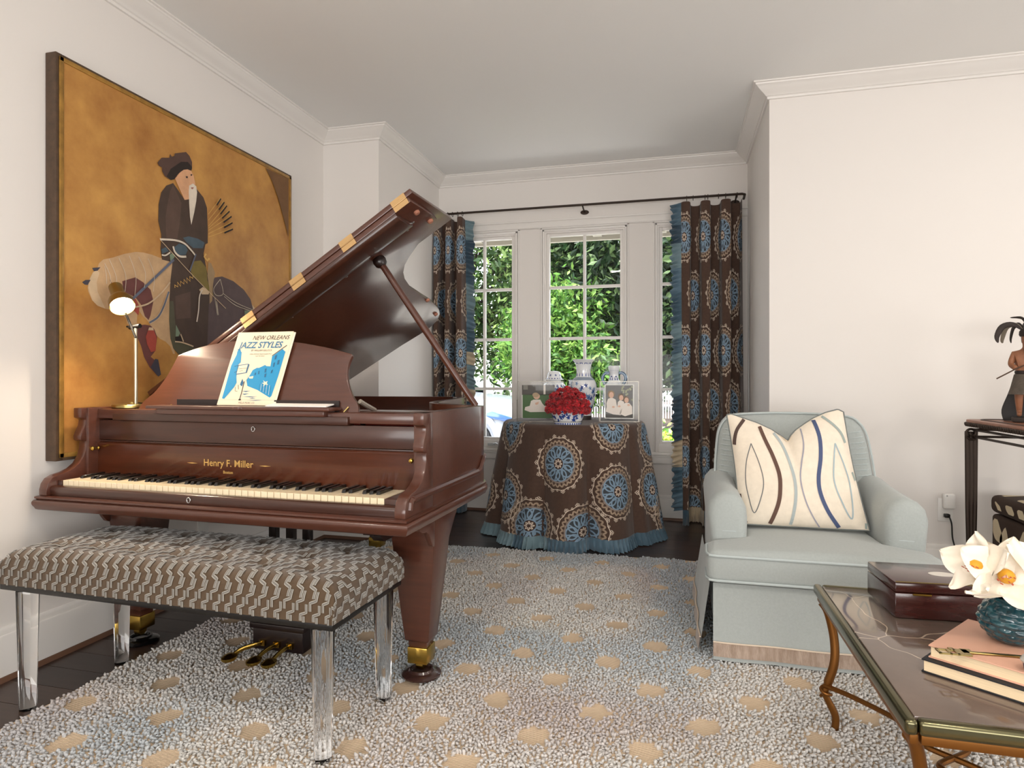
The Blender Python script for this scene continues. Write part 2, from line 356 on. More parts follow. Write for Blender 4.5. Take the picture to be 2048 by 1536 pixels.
cab = [(-2.1, .80, 1.05), (-1.5, .66, 1.62), (.1, .66, 1.66), (.95, .80, 1.07)]
g = G(); v = []
for x, w, zt in cab: v += [(x, -w, zt), (x, w, zt)]
v += [(-2.1, -.84, 1.0), (-2.1, .84, 1.0), (.95, -.84, 1.0), (.95, .84, 1.0)]
g.add(v, [(0,1,3,2), (2,3,5,4), (4,5,7,6), (0,2,4,6,10,8), (1,9,11,7,5,3)]); g.obj('cabin', CG, car, smooth=0)
G().box(-1.5, .15, -.64, .64, 1.62, 1.68).obj('roof', CW, car, bevel=.03)
for x in (-1.45, 1.62):
    for sy in (-1, 1):
        M = Matrix.Translation((x, sy*.84, .35)) @ Matrix.Rotation(R(90), 4, 'X')
        w_ = G().lathe([(0, -.11), (.22, -.11), (.33, -.10), (.35, -.05), (.35, .05), (.33, .10), (.22, .11), (0, .11)], 24, M=M).obj('wheel', TY, car)
        G().tube([(x+.44*math.cos(t), sy*.925, .35+.44*math.sin(t)) for t in np.linspace(0, math.pi, 13)], .05, 6).obj('wheel_arch', CW, car)
for sy in (-1, 1):
    G().prism([(1.78, .74), (2.2, .66), (2.24, .72), (1.95, .81)], lambda a, b, t: (a, sy*t-(a-1.78)*.24*sy, b), .90, .975).obj('headlight', CL, car, bevel=.01)
G().box(2.30, 2.39, -.42, .42, .46, .68).obj('grille', TY, car, bevel=.02)
G().box(2.2, 2.40, -.66, .66, .26, .36).obj('bumper_lip', mat('car_trim', '#8d9096', .5), car, bevel=.03)
# ------------------------------------------------------------------ rug
RB = mat('rug_weave', '#dcb68c', .9)
t_ = RB.node_tree; wv = t_.nodes.new('ShaderNodeTexWave'); wv.inputs['Scale'].default_value = 60; wv.bands_direction = 'Y'; tcn = t_.nodes.new('ShaderNodeTexCoord'); bpn = t_.nodes.new('ShaderNodeBump'); bpn.inputs['Strength'].default_value = .8; bpn.inputs['Distance'].default_value = .003
t_.links.new(tcn.outputs['Object'], wv.inputs[0]); t_.links.new(wv.outputs['Fac'], bpn.inputs['Height']); t_.links.new(bpn.outputs[0], t_.nodes['Principled BSDF'].inputs['Normal'])
rp_ = t_.nodes.new('ShaderNodeValToRGB'); rp_.color_ramp.elements[0].color = C('#d3b491'); rp_.color_ramp.elements[1].color = C('#f0dbc0'); t_.links.new(wv.outputs['Fac'], rp_.inputs[0]); t_.links.new(rp_.outputs[0], t_.nodes['Principled BSDF'].inputs['Base Color'])
rug = thing('area_rug', 'grey blue shaggy area rug with beige woven diamonds', 'rug', (0, 0, 0))
far = lambda x: 3.835+.03*(x+1.39)
G().prism([(-2.0, .55), (1.36, .55), (1.36, far(1.36)), (-2.0, far(-2.0))], lambda a, b, t: (a, b, t), .0005, .008).obj('weave', RB, rug, smooth=0)
def vnoise(x, y, sc, seed):
    r = np.random.default_rng(seed); T = r.random((64, 64)); fx, fy = x*sc+20, y*sc+20; ix, iy = np.floor(fx).astype(int), np.floor(fy).astype(int)
    u, w = fx-ix, fy-iy; u = u*u*(3-2*u); w = w*w*(3-2*w); a = lambda i, j: T[(ix+i) % 64, (iy+j) % 64]
    return (a(0,0)*(1-u)+a(1,0)*u)*(1-w)+(a(0,1)*(1-u)+a(1,1)*u)*w
px, py = .0105, .0135
X_, Y_ = np.meshgrid(np.arange(-1.99, 1.35, px), np.arange(.95, 3.95, py)); X_ = X_.ravel(); Y_ = Y_.ravel()
X_ += nr.normal(size=X_.size)*.003+np.where((np.round(Y_/py).astype(int) % 2) == 0, px/2, 0); Y_ += nr.normal(size=X_.size)*.0016
qi = (X_+.08)/.165; qj = (Y_-2.22)/.185; ki, kj = np.round(qi), np.round(qj)
sel = ((ki+kj) % 2 == 0)
hole = sel & (np.abs(qi-ki+ (vnoise(X_, Y_, 30, 1)-.5)*.12)*.165/.050+np.abs(qj-kj+(vnoise(X_, Y_, 30, 2)-.5)*.12)*.185/.054 < 1.3) & (np.abs(qi-ki)*.165 < .047) & (np.abs(qj-kj)*.185 < .050)
keep = ~hole & (Y_ < far(X_)-.004)
X_, Y_ = X_[keep], Y_[keep]; n = X_.size
h = .0145*nr.uniform(.75, 1.25, n); w = .0056*nr.uniform(.8, 1.2, n); ang = nr.uniform(0, 6.28, n); tx = nr.normal(size=n)*.006+.003; ty = nr.normal(size=n)*.006-.005
V = np.zeros((n, 9, 3), np.float32)
for k in range(4):
    ca_, sa_ = np.cos(ang+k*math.pi/2), np.sin(ang+k*math.pi/2)
    V[:, k, 0] = X_+ca_*w*.75; V[:, k, 1] = Y_+sa_*w*.75; V[:, k, 2] = .006
    V[:, 4+k, 0] = X_+ca_*w+tx*.45; V[:, 4+k, 1] = Y_+sa_*w+ty*.45; V[:, 4+k, 2] = .006+h*.7
V[:, 8, 0] = X_+tx; V[:, 8, 1] = Y_+ty; V[:, 8, 2] = .006+h
fq = [(k, (k+1) % 4, 4+(k+1) % 4, 4+k) for k in range(4)]; ft = [(4+k, 4+(k+1) % 4, 8) for k in range(4)]
o9 = (np.arange(n)*9)[:, None, None]
Q = (np.array(fq)[None]+o9).reshape(-1, 4); T3 = (np.array(ft)[None]+o9).reshape(-1, 3)
me = bpy.data.meshes.new('pile'); me.vertices.add(n*9); me.vertices.foreach_set('co', V.ravel())
me.loops.add(Q.size+T3.size); me.loops.foreach_set('vertex_index', np.concatenate([Q.ravel(), T3.ravel()]).astype(np.int32))
me.polygons.add(len(Q)+len(T3)); me.polygons.foreach_set('loop_start', np.concatenate([np.arange(len(Q))*4, Q.size+np.arange(len(T3))*3]).astype(np.int32))
me.update(calc_edges=True)
cg, cb, cm, cn = [np.array(C(c)[:3]) for c in ('#d0cdc9', '#aab3ba', '#bdb4b2', '#bcbcb4')]
a1 = np.clip((vnoise(X_, Y_, 3.2, 3)-.5)*3.2, 0, 1)[:, None]; a2 = np.clip((vnoise(X_, Y_, 2.5, 4)-.45)*2.5, 0, 1)[:, None]; a3 = np.clip((vnoise(X_, Y_, 1.6, 5)-.5)*2.5, 0, 1)[:, None]
cc = cg*(1-a2)+cm*a2; cc = cc*(1-a3*.6)+cn*a3*.6; cc = cc*(1-a1*.75)+cb*a1*.75; cc = cc*nr.uniform(.90, 1.10, n)[:, None]
ca4 = np.ones((n, 9, 4), np.float32); ca4[:, :, :3] = cc[:, None, :]
at = me.color_attributes.new('Col', 'FLOAT_COLOR', 'POINT'); at.data.foreach_set('color', ca4.ravel())
me.materials.append(mat('rug_wool', '#ffffff', .95, attr=True, sheen=.3, spec=.2)); me.shade_smooth()
pile = bpy.data.objects.new('pile', me); COL.objects.link(pile); pile.parent = rug; pile['kind'] = 'stuff'
# ------------------------------------------------------------------ grand piano
piano = thing('grand_piano', 'mahogany grand piano with open lid and ivory keys', 'piano', (-1.53, 1.803, 0), R(-1.5))
PZ0, PZ1 = .60, .968
half = [(.735, .16), (.735, .45), (.735, .70), (.733, .76), (.722, .795), (.70, .815), (.655, .84), (.59, .872), (.52, .92), (.465, .966), (.42, 1.028), (.385, 1.108), (.345, 1.26), (.318, 1.45), (.295, 1.64), (.262, 1.80), (.225, 1.895), (.165, 1.975), (.09, 2.01), (0, 2.015), (-.14, 2.0), (-.50, 1.955), (-.70, 1.93), (-.735, 1.91)]
outl = half+[(-.735, 1.4), (-.735, .8), (-.735, .16)]
def inset(P, d):
    out = []
    for i, p in enumerate(P):
        a = P[max(i-1, 0)]; b = P[min(i+1, len(P)-1)]; dx, dy = b[0]-a[0], b[1]-a[1]; l = math.hypot(dx, dy)
        out.append((p[0]-dy/l*d, p[1]+dx/l*d))
    return out
inn = inset(outl, .045); n = len(outl)
g = G(); v = []
for z in (PZ0+.02, PZ1): v += [(x, y, z) for x, y in outl]+[(x, y, z) for x, y in inn]
f = []
for i in range(n-1):
    f += [(i, i+1, 2*n+i+1, 2*n+i), (n+i, 3*n+i, 3*n+i+1, n+i+1), (2*n+i, 2*n+i+1, 3*n+i+1, 3*n+i), (i, n+i, n+i+1, i+1)]
f += [(0, 2*n, 3*n, n), (n-1, 2*n-1, 4*n-1, 3*n-1)]
g.add(v, f); g.obj('rim', WOOD, piano, bevel=.003, smooth=30)
# mouldings swept round the case
def swp(path, prof, name, m):
    P = [Vector(p).to_2d() for p in path]; k = len(P); v = []
    for i, p in enumerate(P):
        def nn(a, b): d = (b-a).normalized(); return Vector((d.y, -d.x))
        if i == 0: q = nn(P[0], P[1])
        elif i == k-1: q = nn(P[-2], P[-1])
        else:
            a, b = nn(P[i-1], P[i]), nn(P[i], P[i+1]); q = (a+b)/max(.3, 1+a.dot(b))
        for o_, z in prof: w = p+q*o_; v.append((w.x, w.y, z))
    n = len(prof); f = [(i*n+j, i*n+(j+1) % n, (i+1)*n+(j+1) % n, (i+1)*n+j) for i in range(k-1) for j in range(n)]
    f += [tuple(range(n)), tuple((k-1)*n+j for j in range(n))]
    return G().add(v, f).obj(name, m, piano, smooth=40)
path = [(-.735, 1.3), (-.735, .0), (.735, .0)]+half[1:]
lowp = [(-.02, .600), (.002, .600), (.008, .604), (.010, .610), (.013, .615), (.016, .622), (.016, .630), (.012, .637), (.006, .640), (.010, .643), (.010, .649), (.004, .652), (-.02, .652)]
swp(path, lowp, 'base_moulding', WOOD)
bead = [(-.005, .692), (.009, .694), (.015, .701), (.015, .709), (.009, .716), (-.005, .718)]
swp([(.735, .045), (.735, .30), (.735, .66)], bead, 'side_bead', WOOD)
G().tube([(.74, .66, .705), (.74, .69, .712), (.74, .715, .735), (.738, .745, .752), (.725, .79, .757)], .010, 8).obj('side_bead', WOOD, piano)
G().tube([(.738, .045, .705), (.738, .032, .695), (.738, .028, .675)], .010, 8).obj('side_bead', WOOD, piano)
G().box(-.73, .73, 0, .74, .603, .635).box(-.70, .36, .74, 1.7, .61, .635).obj('keybed', WOODD, piano)
prof = [(0, .652), (0, .674), (.006, .695), (.020, .713), (.043, .723), (.075, .728), (.105, .738), (.13, .755), (.148, .78), (.157, .81), (.159, .838), (.140, .840), (.135, .846), (.134, .86), (.142, .878), (.153, .90), (.156, .920), (.150, .925), (.138, .929), (.136, .933), (.136, .968), (.215, .968), (.215, .652)]
prof = [tuple(p) for p in prof]
for sx in (-1, 1):
    G().prism(prof, lambda a, b, t: (t, a, b), sx*.699, sx*.7365).obj('cheek', WOOD, piano, bevel=.003)
G().prism([(.012, .652), (.012, .676), (.016, .683), (.026, .686), (.040, .686), (.040, .652)], lambda a, b, t: (t, a, b), -.698, .698).obj('key_slip', WOODD, piano, bevel=.002)
for x0, x1 in ((-.698, -.679), (.645, .698)): rbox('key_block', WOODD, piano, x0, x1, .042, .20, .655, .703, .002)
IV = mat('ivory', '#ead9b8', .28, coat=.3); EB = mat('ebony_key', '#15110f', .25, coat=.4)
KX0, KX1 = -.677, .643; kw = (KX1-KX0)/52
wk = G().box(.0011, kw-.0011, 0, .165, -.026, 0).obj('white_key', IV, piano, bevel=.0008, seg=1)
bk = G().prism([(0, -.004), (.008, .011), (.10, .012), (.10, -.004)], lambda a, b, t: (t, a, b), -.0066, .0066).obj('black_key', EB, piano, bevel=.0012, seg=1)
fw = fb = True
for i in range(52):
    o = wk if fw else dup(wk, piano); fw = False
    o.location = (KX0+i*kw, .045, .7035)
    if i < 51 and (i % 7) in (0, 2, 3, 5, 6):
        o = bk if fb else dup(bk, piano); fb = False
        o.location = (KX0+(i+1)*kw, .095, .7035)
fbd = G().prism([(.200, .700), (.203, .812), (.198, .826), (.206, .832), (.228, .832), (.228, .700)], lambda a, b, t: (t, a, b), -.697, .697).obj('fallboard', mat('mahogany_red', '#4b2312', .28, var=.25, vscale=3.5, stretch=(.9, 8, 10), coat=.5), piano, bevel=.002)
GOLD = mat('gilt_letter', '#d9b169', .4, .6)
def on_fall(v): return [(x-.075, .1990+.003*(y/.11), .748+y) for x, y, z in v]
g = G()
for body, s_, dx, dy, nm in (('Henry F. Miller', .036, 0, .004, 'maker_lettering'), ('Boston', .015, 0, -.022, 'town_lettering')):
    v, f = text_tris(body, s_, 0, .0003); G().add([(a+dx-.075, .2005, .752+b+dy) for a, b, c_ in v], f).obj(nm, GOLD, fbd, smooth=0, fix=False)
for sx in (-1, 1): G().add([(-.075+sx*.135, .2005, .764), (-.075+sx*.16, .2005, .762), (-.075+sx*.185, .2005, .764), (-.075+sx*.16, .2005, .766)], [(0, 1, 2, 3)]).obj('flourish', GOLD, fbd, smooth=0, fix=False)
for x in (-.683, .676):
    G().lathe([(0, -.035), (.006, -.034), (.009, -.030), (.008, -.026), (.004, -.022), (.004, -.008), (.007, -.004), (.007, 0)], 16, c=(x, .199, .808), M=Matrix.Rotation(R(-90), 4, 'X')).obj('knob', BRASS, fbd)
rbox('fallboard_hinge_strip', WOODD, piano, -.697, .697, .212, .228, .832, .838, .001)
nb = rbox('upper_board', WOODD, piano, -.697, .697, .208, .230, .840, .918, .002)
def ring(name, parent, x, y, z, r=.007):
    return G().tube([(x+r*math.cos(t), y, z+r*1.25*math.sin(t)) for t in np.linspace(0, 2*math.pi, 17)[:-1]], .0018, 6, closed=True).obj(name, STEEL, parent)
ring('keyhole_ring', nb, .03, .206, .897); ring('keyhole_ring', piano, -.075, .010, .667)
rbox('top_board', WOOD, piano, -.690, .690, .20, .44, .925, .962, .003)
rbox('desk_rail', WOODD, piano, -.60, .43, .185, .23, .920, .948, .002)
# music desk
def dk(a, b, t): return (a, .262+.27*(b-.945)-t, b+t*.26)
dpts = [(-.545, .948)]+[tuple(p)[:2] for p in bez([(-.545, .948), (-.525, .985), (-.475, 1.03), (-.435, 1.09), (-.405, 1.165)], 5)][1:]+[tuple(p)[:2] for p in bez([(-.405, 1.17), (-.28, 1.208), (-.10, 1.228), (.08, 1.222), (.26, 1.195), (.375, 1.168)], 6)]+[tuple(p)[:2] for p in bez([(.378, 1.16), (.368, 1.12), (.375, 1.07), (.40, 1.02), (.428, .985), (.435, .948)], 5)]
desk = G().prism(dpts, dk, 0, .016).obj('music_desk', WOOD, piano, bevel=.003)
lpts = [(-.40, .190), (-.36, .178), (.33, .178), (.37, .190), (.37, .275), (-.40, .275)]
ldg = G().prism([(-.415, .160), (-.02, .160), (-.012, .150), (.010, .150), (.018, .160), (.372, .160), (.372, .245), (-.415, .245)], lambda a, b, t: (a, b, t), .968, .980).prism([(-.375, .172), (.345, .172), (.345, .245), (-.375, .245)], lambda a, b, t: (a, b, t), .948, .968).obj('ledge', WOOD, desk, bevel=.003)
G().box(-.35, .36, .246, .252, .952, 1.002).obj('slot', EBONY, desk)
for sx, x in ((-1, -.38), (1, .395)): G().tube([(x, .25, .98), (x-.01*sx, .235, .962)], .003, 8).obj('desk_arm', OLDBRASS, desk)
G().prism([(.30, .955), (.345, .92), (.33, .91), (.285, .945)], lambda a, b, t: (t, a, b), .40, .418).obj('desk_prop', EBONY, desk, bevel=.002)
G().tube(bez([(.43, .27, 1.0), (.438, .30, .985), (.442, .325, .975), (.446, .35, .965)], 4), .009, 8).obj('desk_slide', mat('silver_slide', '#b8b0a4', .35, .8), desk)
# inside
PL = mat('iron_plate', '#8a5a3a', .35, .55, var=.2)
ip = inset(outl, .05)
G().prism([(x, max(y, .45)) for x, y in ip], lambda a, b, t: (a, b, t), .855, .87).obj('iron_plate', PL, piano, smooth=0)
G().box(-.66, .66, .47, .50, .87, .905).obj('felt_strip', mat('red_felt', '#8e2f26', .9), piano, bevel=.004)
pin = G()
for i in range(70): pin.tube([(-.62+i*.018, .46+.012*(i % 3), .905), (-.62+i*.018, .46+.012*(i % 3), .945)], .0032, 5)
pin.obj('tuning_pins', STEEL, piano)['kind'] = 'stuff'
st_ = G()
for i in range(44):
    x = -.62+i*.022; st_.tube([(x, .50, .905), (x-.05, min(1.9, .95+.9*(1-i/44)), .885)], .0011, 4)
st_.obj('strings', BRASS, piano)['kind'] = 'stuff'
# lid
PH = R(32.16); cph, sph = math.cos(PH), math.sin(PH)
def ld(u, y, t): return (-.73+u*cph-t*sph, y, .985+u*sph+t*cph)
LU = [(0, .50), (1.478, .50), (1.478, .70), (1.472, .775), (1.457, .806), (1.435, .816), (1.377, .84), (1.311, .873), (1.239, .921), (1.186, .966), (1.142, 1.028), (1.106, 1.108), (1.062, 1.259), (1.036, 1.453), (1.012, 1.647), (.976, 1.811), (.938, 1.905), (.875, 1.99), (.80, 2.02), (.72, 2.015), (.589, 1.985), (.2, 1.945), (0, 1.92)]
lid = G().prism(LU, ld, 0, .022).obj('lid', WOOD, piano, bevel=.003)
G().prism([(0, .497), (1.502, .497), (1.502, .922), (0, .922)], ld, .0235, .045).obj('folded_lid_flap', WOOD, piano, bevel=.004)
bt = [(.498, -.004), (.502, -.018), (.515, -.028), (.60, -.030), (.64, -.022), (.652, -.010), (.655, 0), (.498, 0)]
G().prism(bt, lambda a, b, t: ld(t, a, b), .10, 1.40).obj('lid_batten', WOODD, lid, bevel=.004)
G().prism([(.657, -.003), (.663, -.003), (.663, 0), (.657, 0)], lambda a, b, t: ld(t, a, b), .10, 1.41).obj('metal_strip', STEEL, lid)
for u in (1.437, 1.167, .895, .615, .33):
    g = G()
    for t0, t1 in ((-.002, .019), (.024, .045)): g.prism([(u-.034, t0), (u+.034, t0), (u+.034, t1), (u-.034, t1)], lambda a, b, t: ld(a, t, b), .4945, .497)
    g.tube([ld(u-.034, .494, .0215), ld(u+.034, .494, .0215)], .003, 8)
    for du in (-.022, 0, .022):
        for t in (.008, .034): g.tube([ld(u+du, .494, t), ld(u+du, .4935, t)], .003, 8)
    g.obj('hinge', mat('hinge_brass', '#c8a574', .35, .7), lid)
for u, y in ((1.452, .60), (1.450, .742), (1.02, 1.55), (.93, 1.85), (.18, 1.85)):
    G().lathe([(0, -.012), (.010, -.011), (.013, -.006), (.013, .001), (0, .001)], 14, M=Matrix.Rotation(-PH, 4, 'Y'), c=ld(u, y, 0)).obj('rubber_pad', mat('pad_rubber', '#a8705a', .7), lid)
for u in (1.36, 1.02, .70):
    G().lathe([(0, -.010), (.007, -.008), (.009, 0), (0, 0)], 10, M=Matrix.Rotation(-PH, 4, 'Y'), c=ld(u, .672, 0)).obj('screw', STEEL, lid)
pa, pb = Vector((.685, .80, .965)), Vector(ld(1.165, .735, -.012))
prop = G().tube([pa, pa.lerp(pb, .5), pb], [.014, .016, .014], 12).obj('lid_prop', WOOD, piano)
G().lathe([(0, -.03), (.016, -.03), (.026, -.02), (.03, 0), (.026, .012), (.014, .02), (0, .022)], 18, M=Matrix.Rotation(-PH, 4, 'Y'), c=pb).obj('prop_cup', EBONY, prop)
# legs
def leg(x, y, z0):
    g = G(); rings = [(.598, .088), (.56, .084), (.50, .078), (.40, .070), (.25, .055), (z0+.14, .046), (z0+.132, .044), (z0+.130, .036), (z0+.098, .033)]
    v = []
    for z, w in rings: v += [(x-w, y-w*.95, z), (x+w, y-w*.95, z), (x+w, y+w*.95+max(0, z-.5)*.5, z), (x-w, y+w*.95+max(0, z-.5)*.5, z)]
    f = [(i*4+j, i*4+(j+1) % 4, (i+1)*4+(j+1) % 4, (i+1)*4+j) for i in range(len(rings)-1) for j in range(4)]+[(0, 1, 2, 3), tuple(range(4*len(rings)-4, 4*len(rings)))]
    L_ = g.add(v, f).obj('leg', WOOD, piano, bevel=.003)
    G().box(x-.038, x+.038, y-.038, y+.038, z0+.050, z0+.108).obj('brass_ferrule', BRASS, L_, bevel=.004)
    G().lathe([(0, -.013), (.020, -.013), (.022, -.008), (.022, .008), (.020, .013), (0, .013)], 18, c=(x, y, z0+.040), M=Matrix.Rotation(R(90), 4, 'Y')).obj('caster_wheel', BRASS, L_)
    return L_
RT = .014
LEGS = [(.640, .335, .022), (-.610, .325, .010), (-.26, 1.70, .022)]
for x, y, z0 in LEGS: leg(x, y, z0)
for x, sx in ((.714, 1), (-.69, -1)):
    pr = [(.245, .60), (.115, .60), (.125, .585), (.15, .575), (.175, .573), (.195, .56), (.21, .535), (.225, .515), (.24, .508), (.245, .515)]
    G().prism(pr, lambda a, b, t: (t, a, b), x, x+.016).obj('leg_bracket', WOOD, piano, bevel=.002)
G().prism([(.24, .60), (.05, .60), (.06, .58), (.10, .57), (.13, .545), (.24, .545)], lambda a, b, t: (t, a, b), .56, .60).obj('leg_block', EBONY, piano)
G().box(-.72, -.44, .30, .50, .54, .603).obj('leg_block', EBONY, piano, bevel=.02)
for i, ((x, y, z0), lb) in enumerate(zip(LEGS, ('dark brown caster cup under the right front piano leg', 'glossy black caster cup under the left front piano leg', 'dark caster cup under the rear piano leg'))):
    a_ = R(-1.5); wx = -1.53+math.cos(a_)*x-math.sin(a_)*y; wy = 1.803+math.sin(a_)*x+math.cos(a_)*y
    o = G().lathe([(0, 0), (.062, 0), (.070, .004), (.071, .009), (.064, .015), (.046, .019), (.041, .026), (.036, .026), (.034, .018), (0, .017)], 32).obj('caster_cup', mat('cup_wood', '#3b2622', .25, coat=.6) if i != 1 else mat('cup_black', '#0c0c0e', .12, coat=.8), None)
    o.location = (wx, wy, z0-.004 if i != 1 else .0); o.scale.z = 1; tag(o, lb, 'caster cup', 'caster cups under the piano')
# pedal lyre
lyre = G().box(-.085, .140, .35, .50, .024, .105).box(-.095, .150, .342, .505, .105, .128).obj('pedal_box', EBONY, piano, bevel=.004)
g = G()
for x in (-.05, .03, .105): g.box(x-.016, x+.016, .42, .452, .128, .52)
g.box(-.10, .155, .39, .48, .52, .56).box(-.09, .145, .40, .47, .555, .605)
g.obj('lyre_post', EBONY, piano, bevel=.004)
for x, bend in ((-.035, -.055), (.03, -.012), (.088, -.005)):
    g = G(); pth = bez([(x, .35, .052), (x+bend*.2, .315, .056), (x+bend*.8, .275, .050), (x+bend, .235, .038)], 5)
    g.tube(pth, [.0085]*6+[.009]*10, 10, flat=.6)
    g.lathe([(0, -.010), (.022, -.010), (.026, -.004), (.026, .003), (.020, .006), (.017, .010), (.008, .013), (0, .0135)], 22, c=(x+bend, .225, .040), sy=1.25)
    g.box(x-.013, x+.013, .338, .352, .043, .064)
    g.obj('pedal', BRASS, lyre)
# ------------------------------------------------------------------ things standing on the piano
P0 = piano.matrix_basis.copy() if False else Matrix.Translation((-1.53, 1.803, 0)) @ Matrix.Rotation(R(-1.5), 4, 'Z')
def pw(x, y, z): return P0 @ Vector((x, y, z))
lamp = thing('piano_lamp', 'brass adjustable piano lamp glowing beside the music desk', 'lamp', pw(-.625, .30, .9625), R(-1.5))
G().lathe([(0, 0), (.070, 0), (.074, .003), (.074, .012), (.071, .015), (.012, .017), (.010, .024), (0, .024)], 40).obj('base', OLDBRASS, lamp)
G().tube([(.018, 0, .016), (.018, 0, .335)], .0065, 14).obj('pole', mat('lamp_pole', '#b9ad95', .3, .9), lamp)
lc = G().tube([(-.012, 0, .328), (.040, 0, .334)], .009, 12).tube([(-.026, -.002, .332), (-.012, 0, .330)], .004, 8).obj('clamp', BLACK, lamp)
hd = Vector((-.030, -.030, .440))
ax = Vector((.66, -.34, -.70)).normalized()
G().tube([(.028, -.010, .285), (.006, -.010, .33), (-.020, -.012, .385)], .0045, 8).obj('arm', BLACK, lamp)
rot = ax.to_track_quat('Z', 'Y').to_matrix().to_4x4()
sh_ = G().lathe([(0, -.085), (.020, -.085), (.026, -.081), (.026, -.022), (.028, -.016), (.040, .0), (.045, .012), (.047, .045), (.045, .045), (.043, .012), (.024, -.014), (0, -.016)], 36, M=rot, c=hd).obj('lamp_shade', OLDBRASS, lamp)
G().tube([hd-ax*.085, hd-ax*.094+Vector((.005, 0, .004)), hd-ax*.088+Vector((.014, 0, .006))], .003, 8).obj('shade_ring', OLDBRASS, sh_)
G().lathe([(0, -.01), (.012, -.008), (.026, .006), (.038, .022), (.041, .032), (.030, .040), (0, .043)], 28, M=rot, c=hd).obj('bulb', mat('bulb_glow', '#ffffff', .4, emit='#ffe6c4', estr=14.), lamp)
lt = light('lamp_glow', 'SPOT', (0, 0, 0), (0, 0, 0), 20, (1, .80, .58), spot_size=R(150), spot_blend=.6, shadow_soft_size=.02)
lt.parent = lamp; lt.location = hd+ax*.048; lt.rotation_euler = (-ax).to_track_quat('Z', 'Y').to_euler()
G().tube(bez([(.018, .012, .02), (.03, .03, .016), (.045, .028, .003), (.065, .04, .002)], 5), .0022, 6).obj('cord', BLACK, lamp)
# sheet music
bk_ = thing('music_book', 'New Orleans Jazz Styles music book propped on the piano desk', 'book', pw(-.035, .236, .9815), R(-1.5))
PAPER = mat('music_paper', '#efdcc0', .6); BLUE = mat('print_blue', '#1b8fc0', .6); BLUE2 = mat('print_dark_blue', '#1d5f86', .6); INK = mat('print_ink', '#2a2523', .6); TITLE = mat('print_title_blue', '#2f7296', .6)
SLX = .30; 
def cv(a, b, t=0.): # cover coordinates: a right, b up, leaning back and sheared as the book lies askew
    ar = R(-5.0); a2 = a*math.cos(ar)-b*math.sin(ar)*0+b*.13; b2 = b
    return (a2, .006+b2*.27-t, b2*.985+t*.27)
g = G()
for k in range(4): g.prism([(-.124+k*.0016, 0), (.124+k*.0028, 0), (.124+k*.0028, .282-.001*k), (-.124+k*.0016, .282-.001*k)], cv, -.006+k*.0016, -.0048+k*.0016)
g.obj('pages', mat('page_edges', '#f0e3cd', .7), bk_)
G().prism([(-.125, 0), (.123, 0), (.123, .283), (-.125, .283)], cv, .0006, .0014).obj('cover', PAPER, bk_)
def cvr(l, mi, g, t=.0018):
    g.add([cv(a, b, t) for a, b in l], [tuple(range(len(l)))], mi)
def px2(l): # crop pixels of the cover -> cover coordinates
    o = []
    for x, y in l:
        b = (1395-y)/1300.*.283; fr = b/.283; xl = 30+(375-30)*fr; xr = 1020+(1300-1020)*fr
        o.append((-.125+.248*(x-xl)/(xr-xl), b))
    return o
pr = G()
cvr(px2([(120,1280),(165,1100),(260,700),(350,500),(360,440),(395,400),(405,385),(420,440),(435,460),(425,640),(380,690),(360,900),(370,1000),(330,1080),(160,1290)]), 0, pr)
cvr(px2([(960,540),(1130,410),(1180,460),(1080,900),(990,1230),(960,1260),(740,1130),(560,1060),(540,960),(600,860),(640,780),(710,740),(750,740),(850,690),(870,710),(940,715)]), 0, pr)
cvr(px2([(440,1000),(470,930),(490,1000),(470,1070),(430,1040)]), 1, pr, .0019)
for l in ([(1010,530),(1050,510),(1030,590),(1005,600)], [(1060,610),(1095,600),(1085,680),(1050,690)], [(990,660),(1020,640),(1005,720),(985,730)], [(960,790),(990,770),(975,830),(950,840)], [(850,760),(880,750),(870,820),(845,830)], [(680,830),(700,825),(695,870),(675,875)], [(740,800),(760,790),(755,850),(735,855)], [(850,850),(880,840),(875,900),(845,910)]): cvr(px2(l), 1, pr, .0021)
for l in ([(470,1150),(620,1145),(540,1165)], [(480,1245),(750,1240),(620,1255)], [(560,1310),(880,1300),(720,1315)], [(600,1280),(720,1275),(660,1262)], [(470,1200),(600,1190),(520,1215)]): cvr(px2(l), 1, pr)
cvr(px2([(350,860),(540,830),(580,680),(560,668),(390,690),(380,700)]), 1, pr, .0020)
cvr(px2([(362,845),(520,822),(555,680),(395,702)]), 2, pr, .0022)
cvr(px2([(830,960),(870,990),(910,975),(895,1010),(920,1040),(870,1035),(840,1070),(845,1025),(810,1010),(850,1000)]), 2, pr, .0022)
cvr(px2([(580,900),(660,885),(650,930),(590,930)]), 2, pr, .0022)
cvr(px2([(490,900),(530,850),(560,890),(540,960),(500,980)]), 2, pr, .0022)
for l, w_ in (([(505,980),(470,1160),(440,1290)], .0035), ([(420,1300),(460,1300)], .006), ([(320,715),(390,690)], .0015), ([(320,825),(360,800)], .0015), ([(960,530),(1200,345)], .003), ([(395,760),(540,745)], .0012), ([(410,800),(470,790)], .0012), ([(350,1080),(350,1150),(390,1155)], .0015), ([(400,1040),(410,1120)], .002)):
    ribbon(pr, px2(l), w_, lambda a, b: cv(a, b, .0023), 3)
for k in range(9): ribbon(pr, px2([(780+k*24, 1020+k*4), (770+k*24, 1130+k*12)]), .0010, lambda a, b: cv(a, b, .0021), 2 if k % 2 else 1)
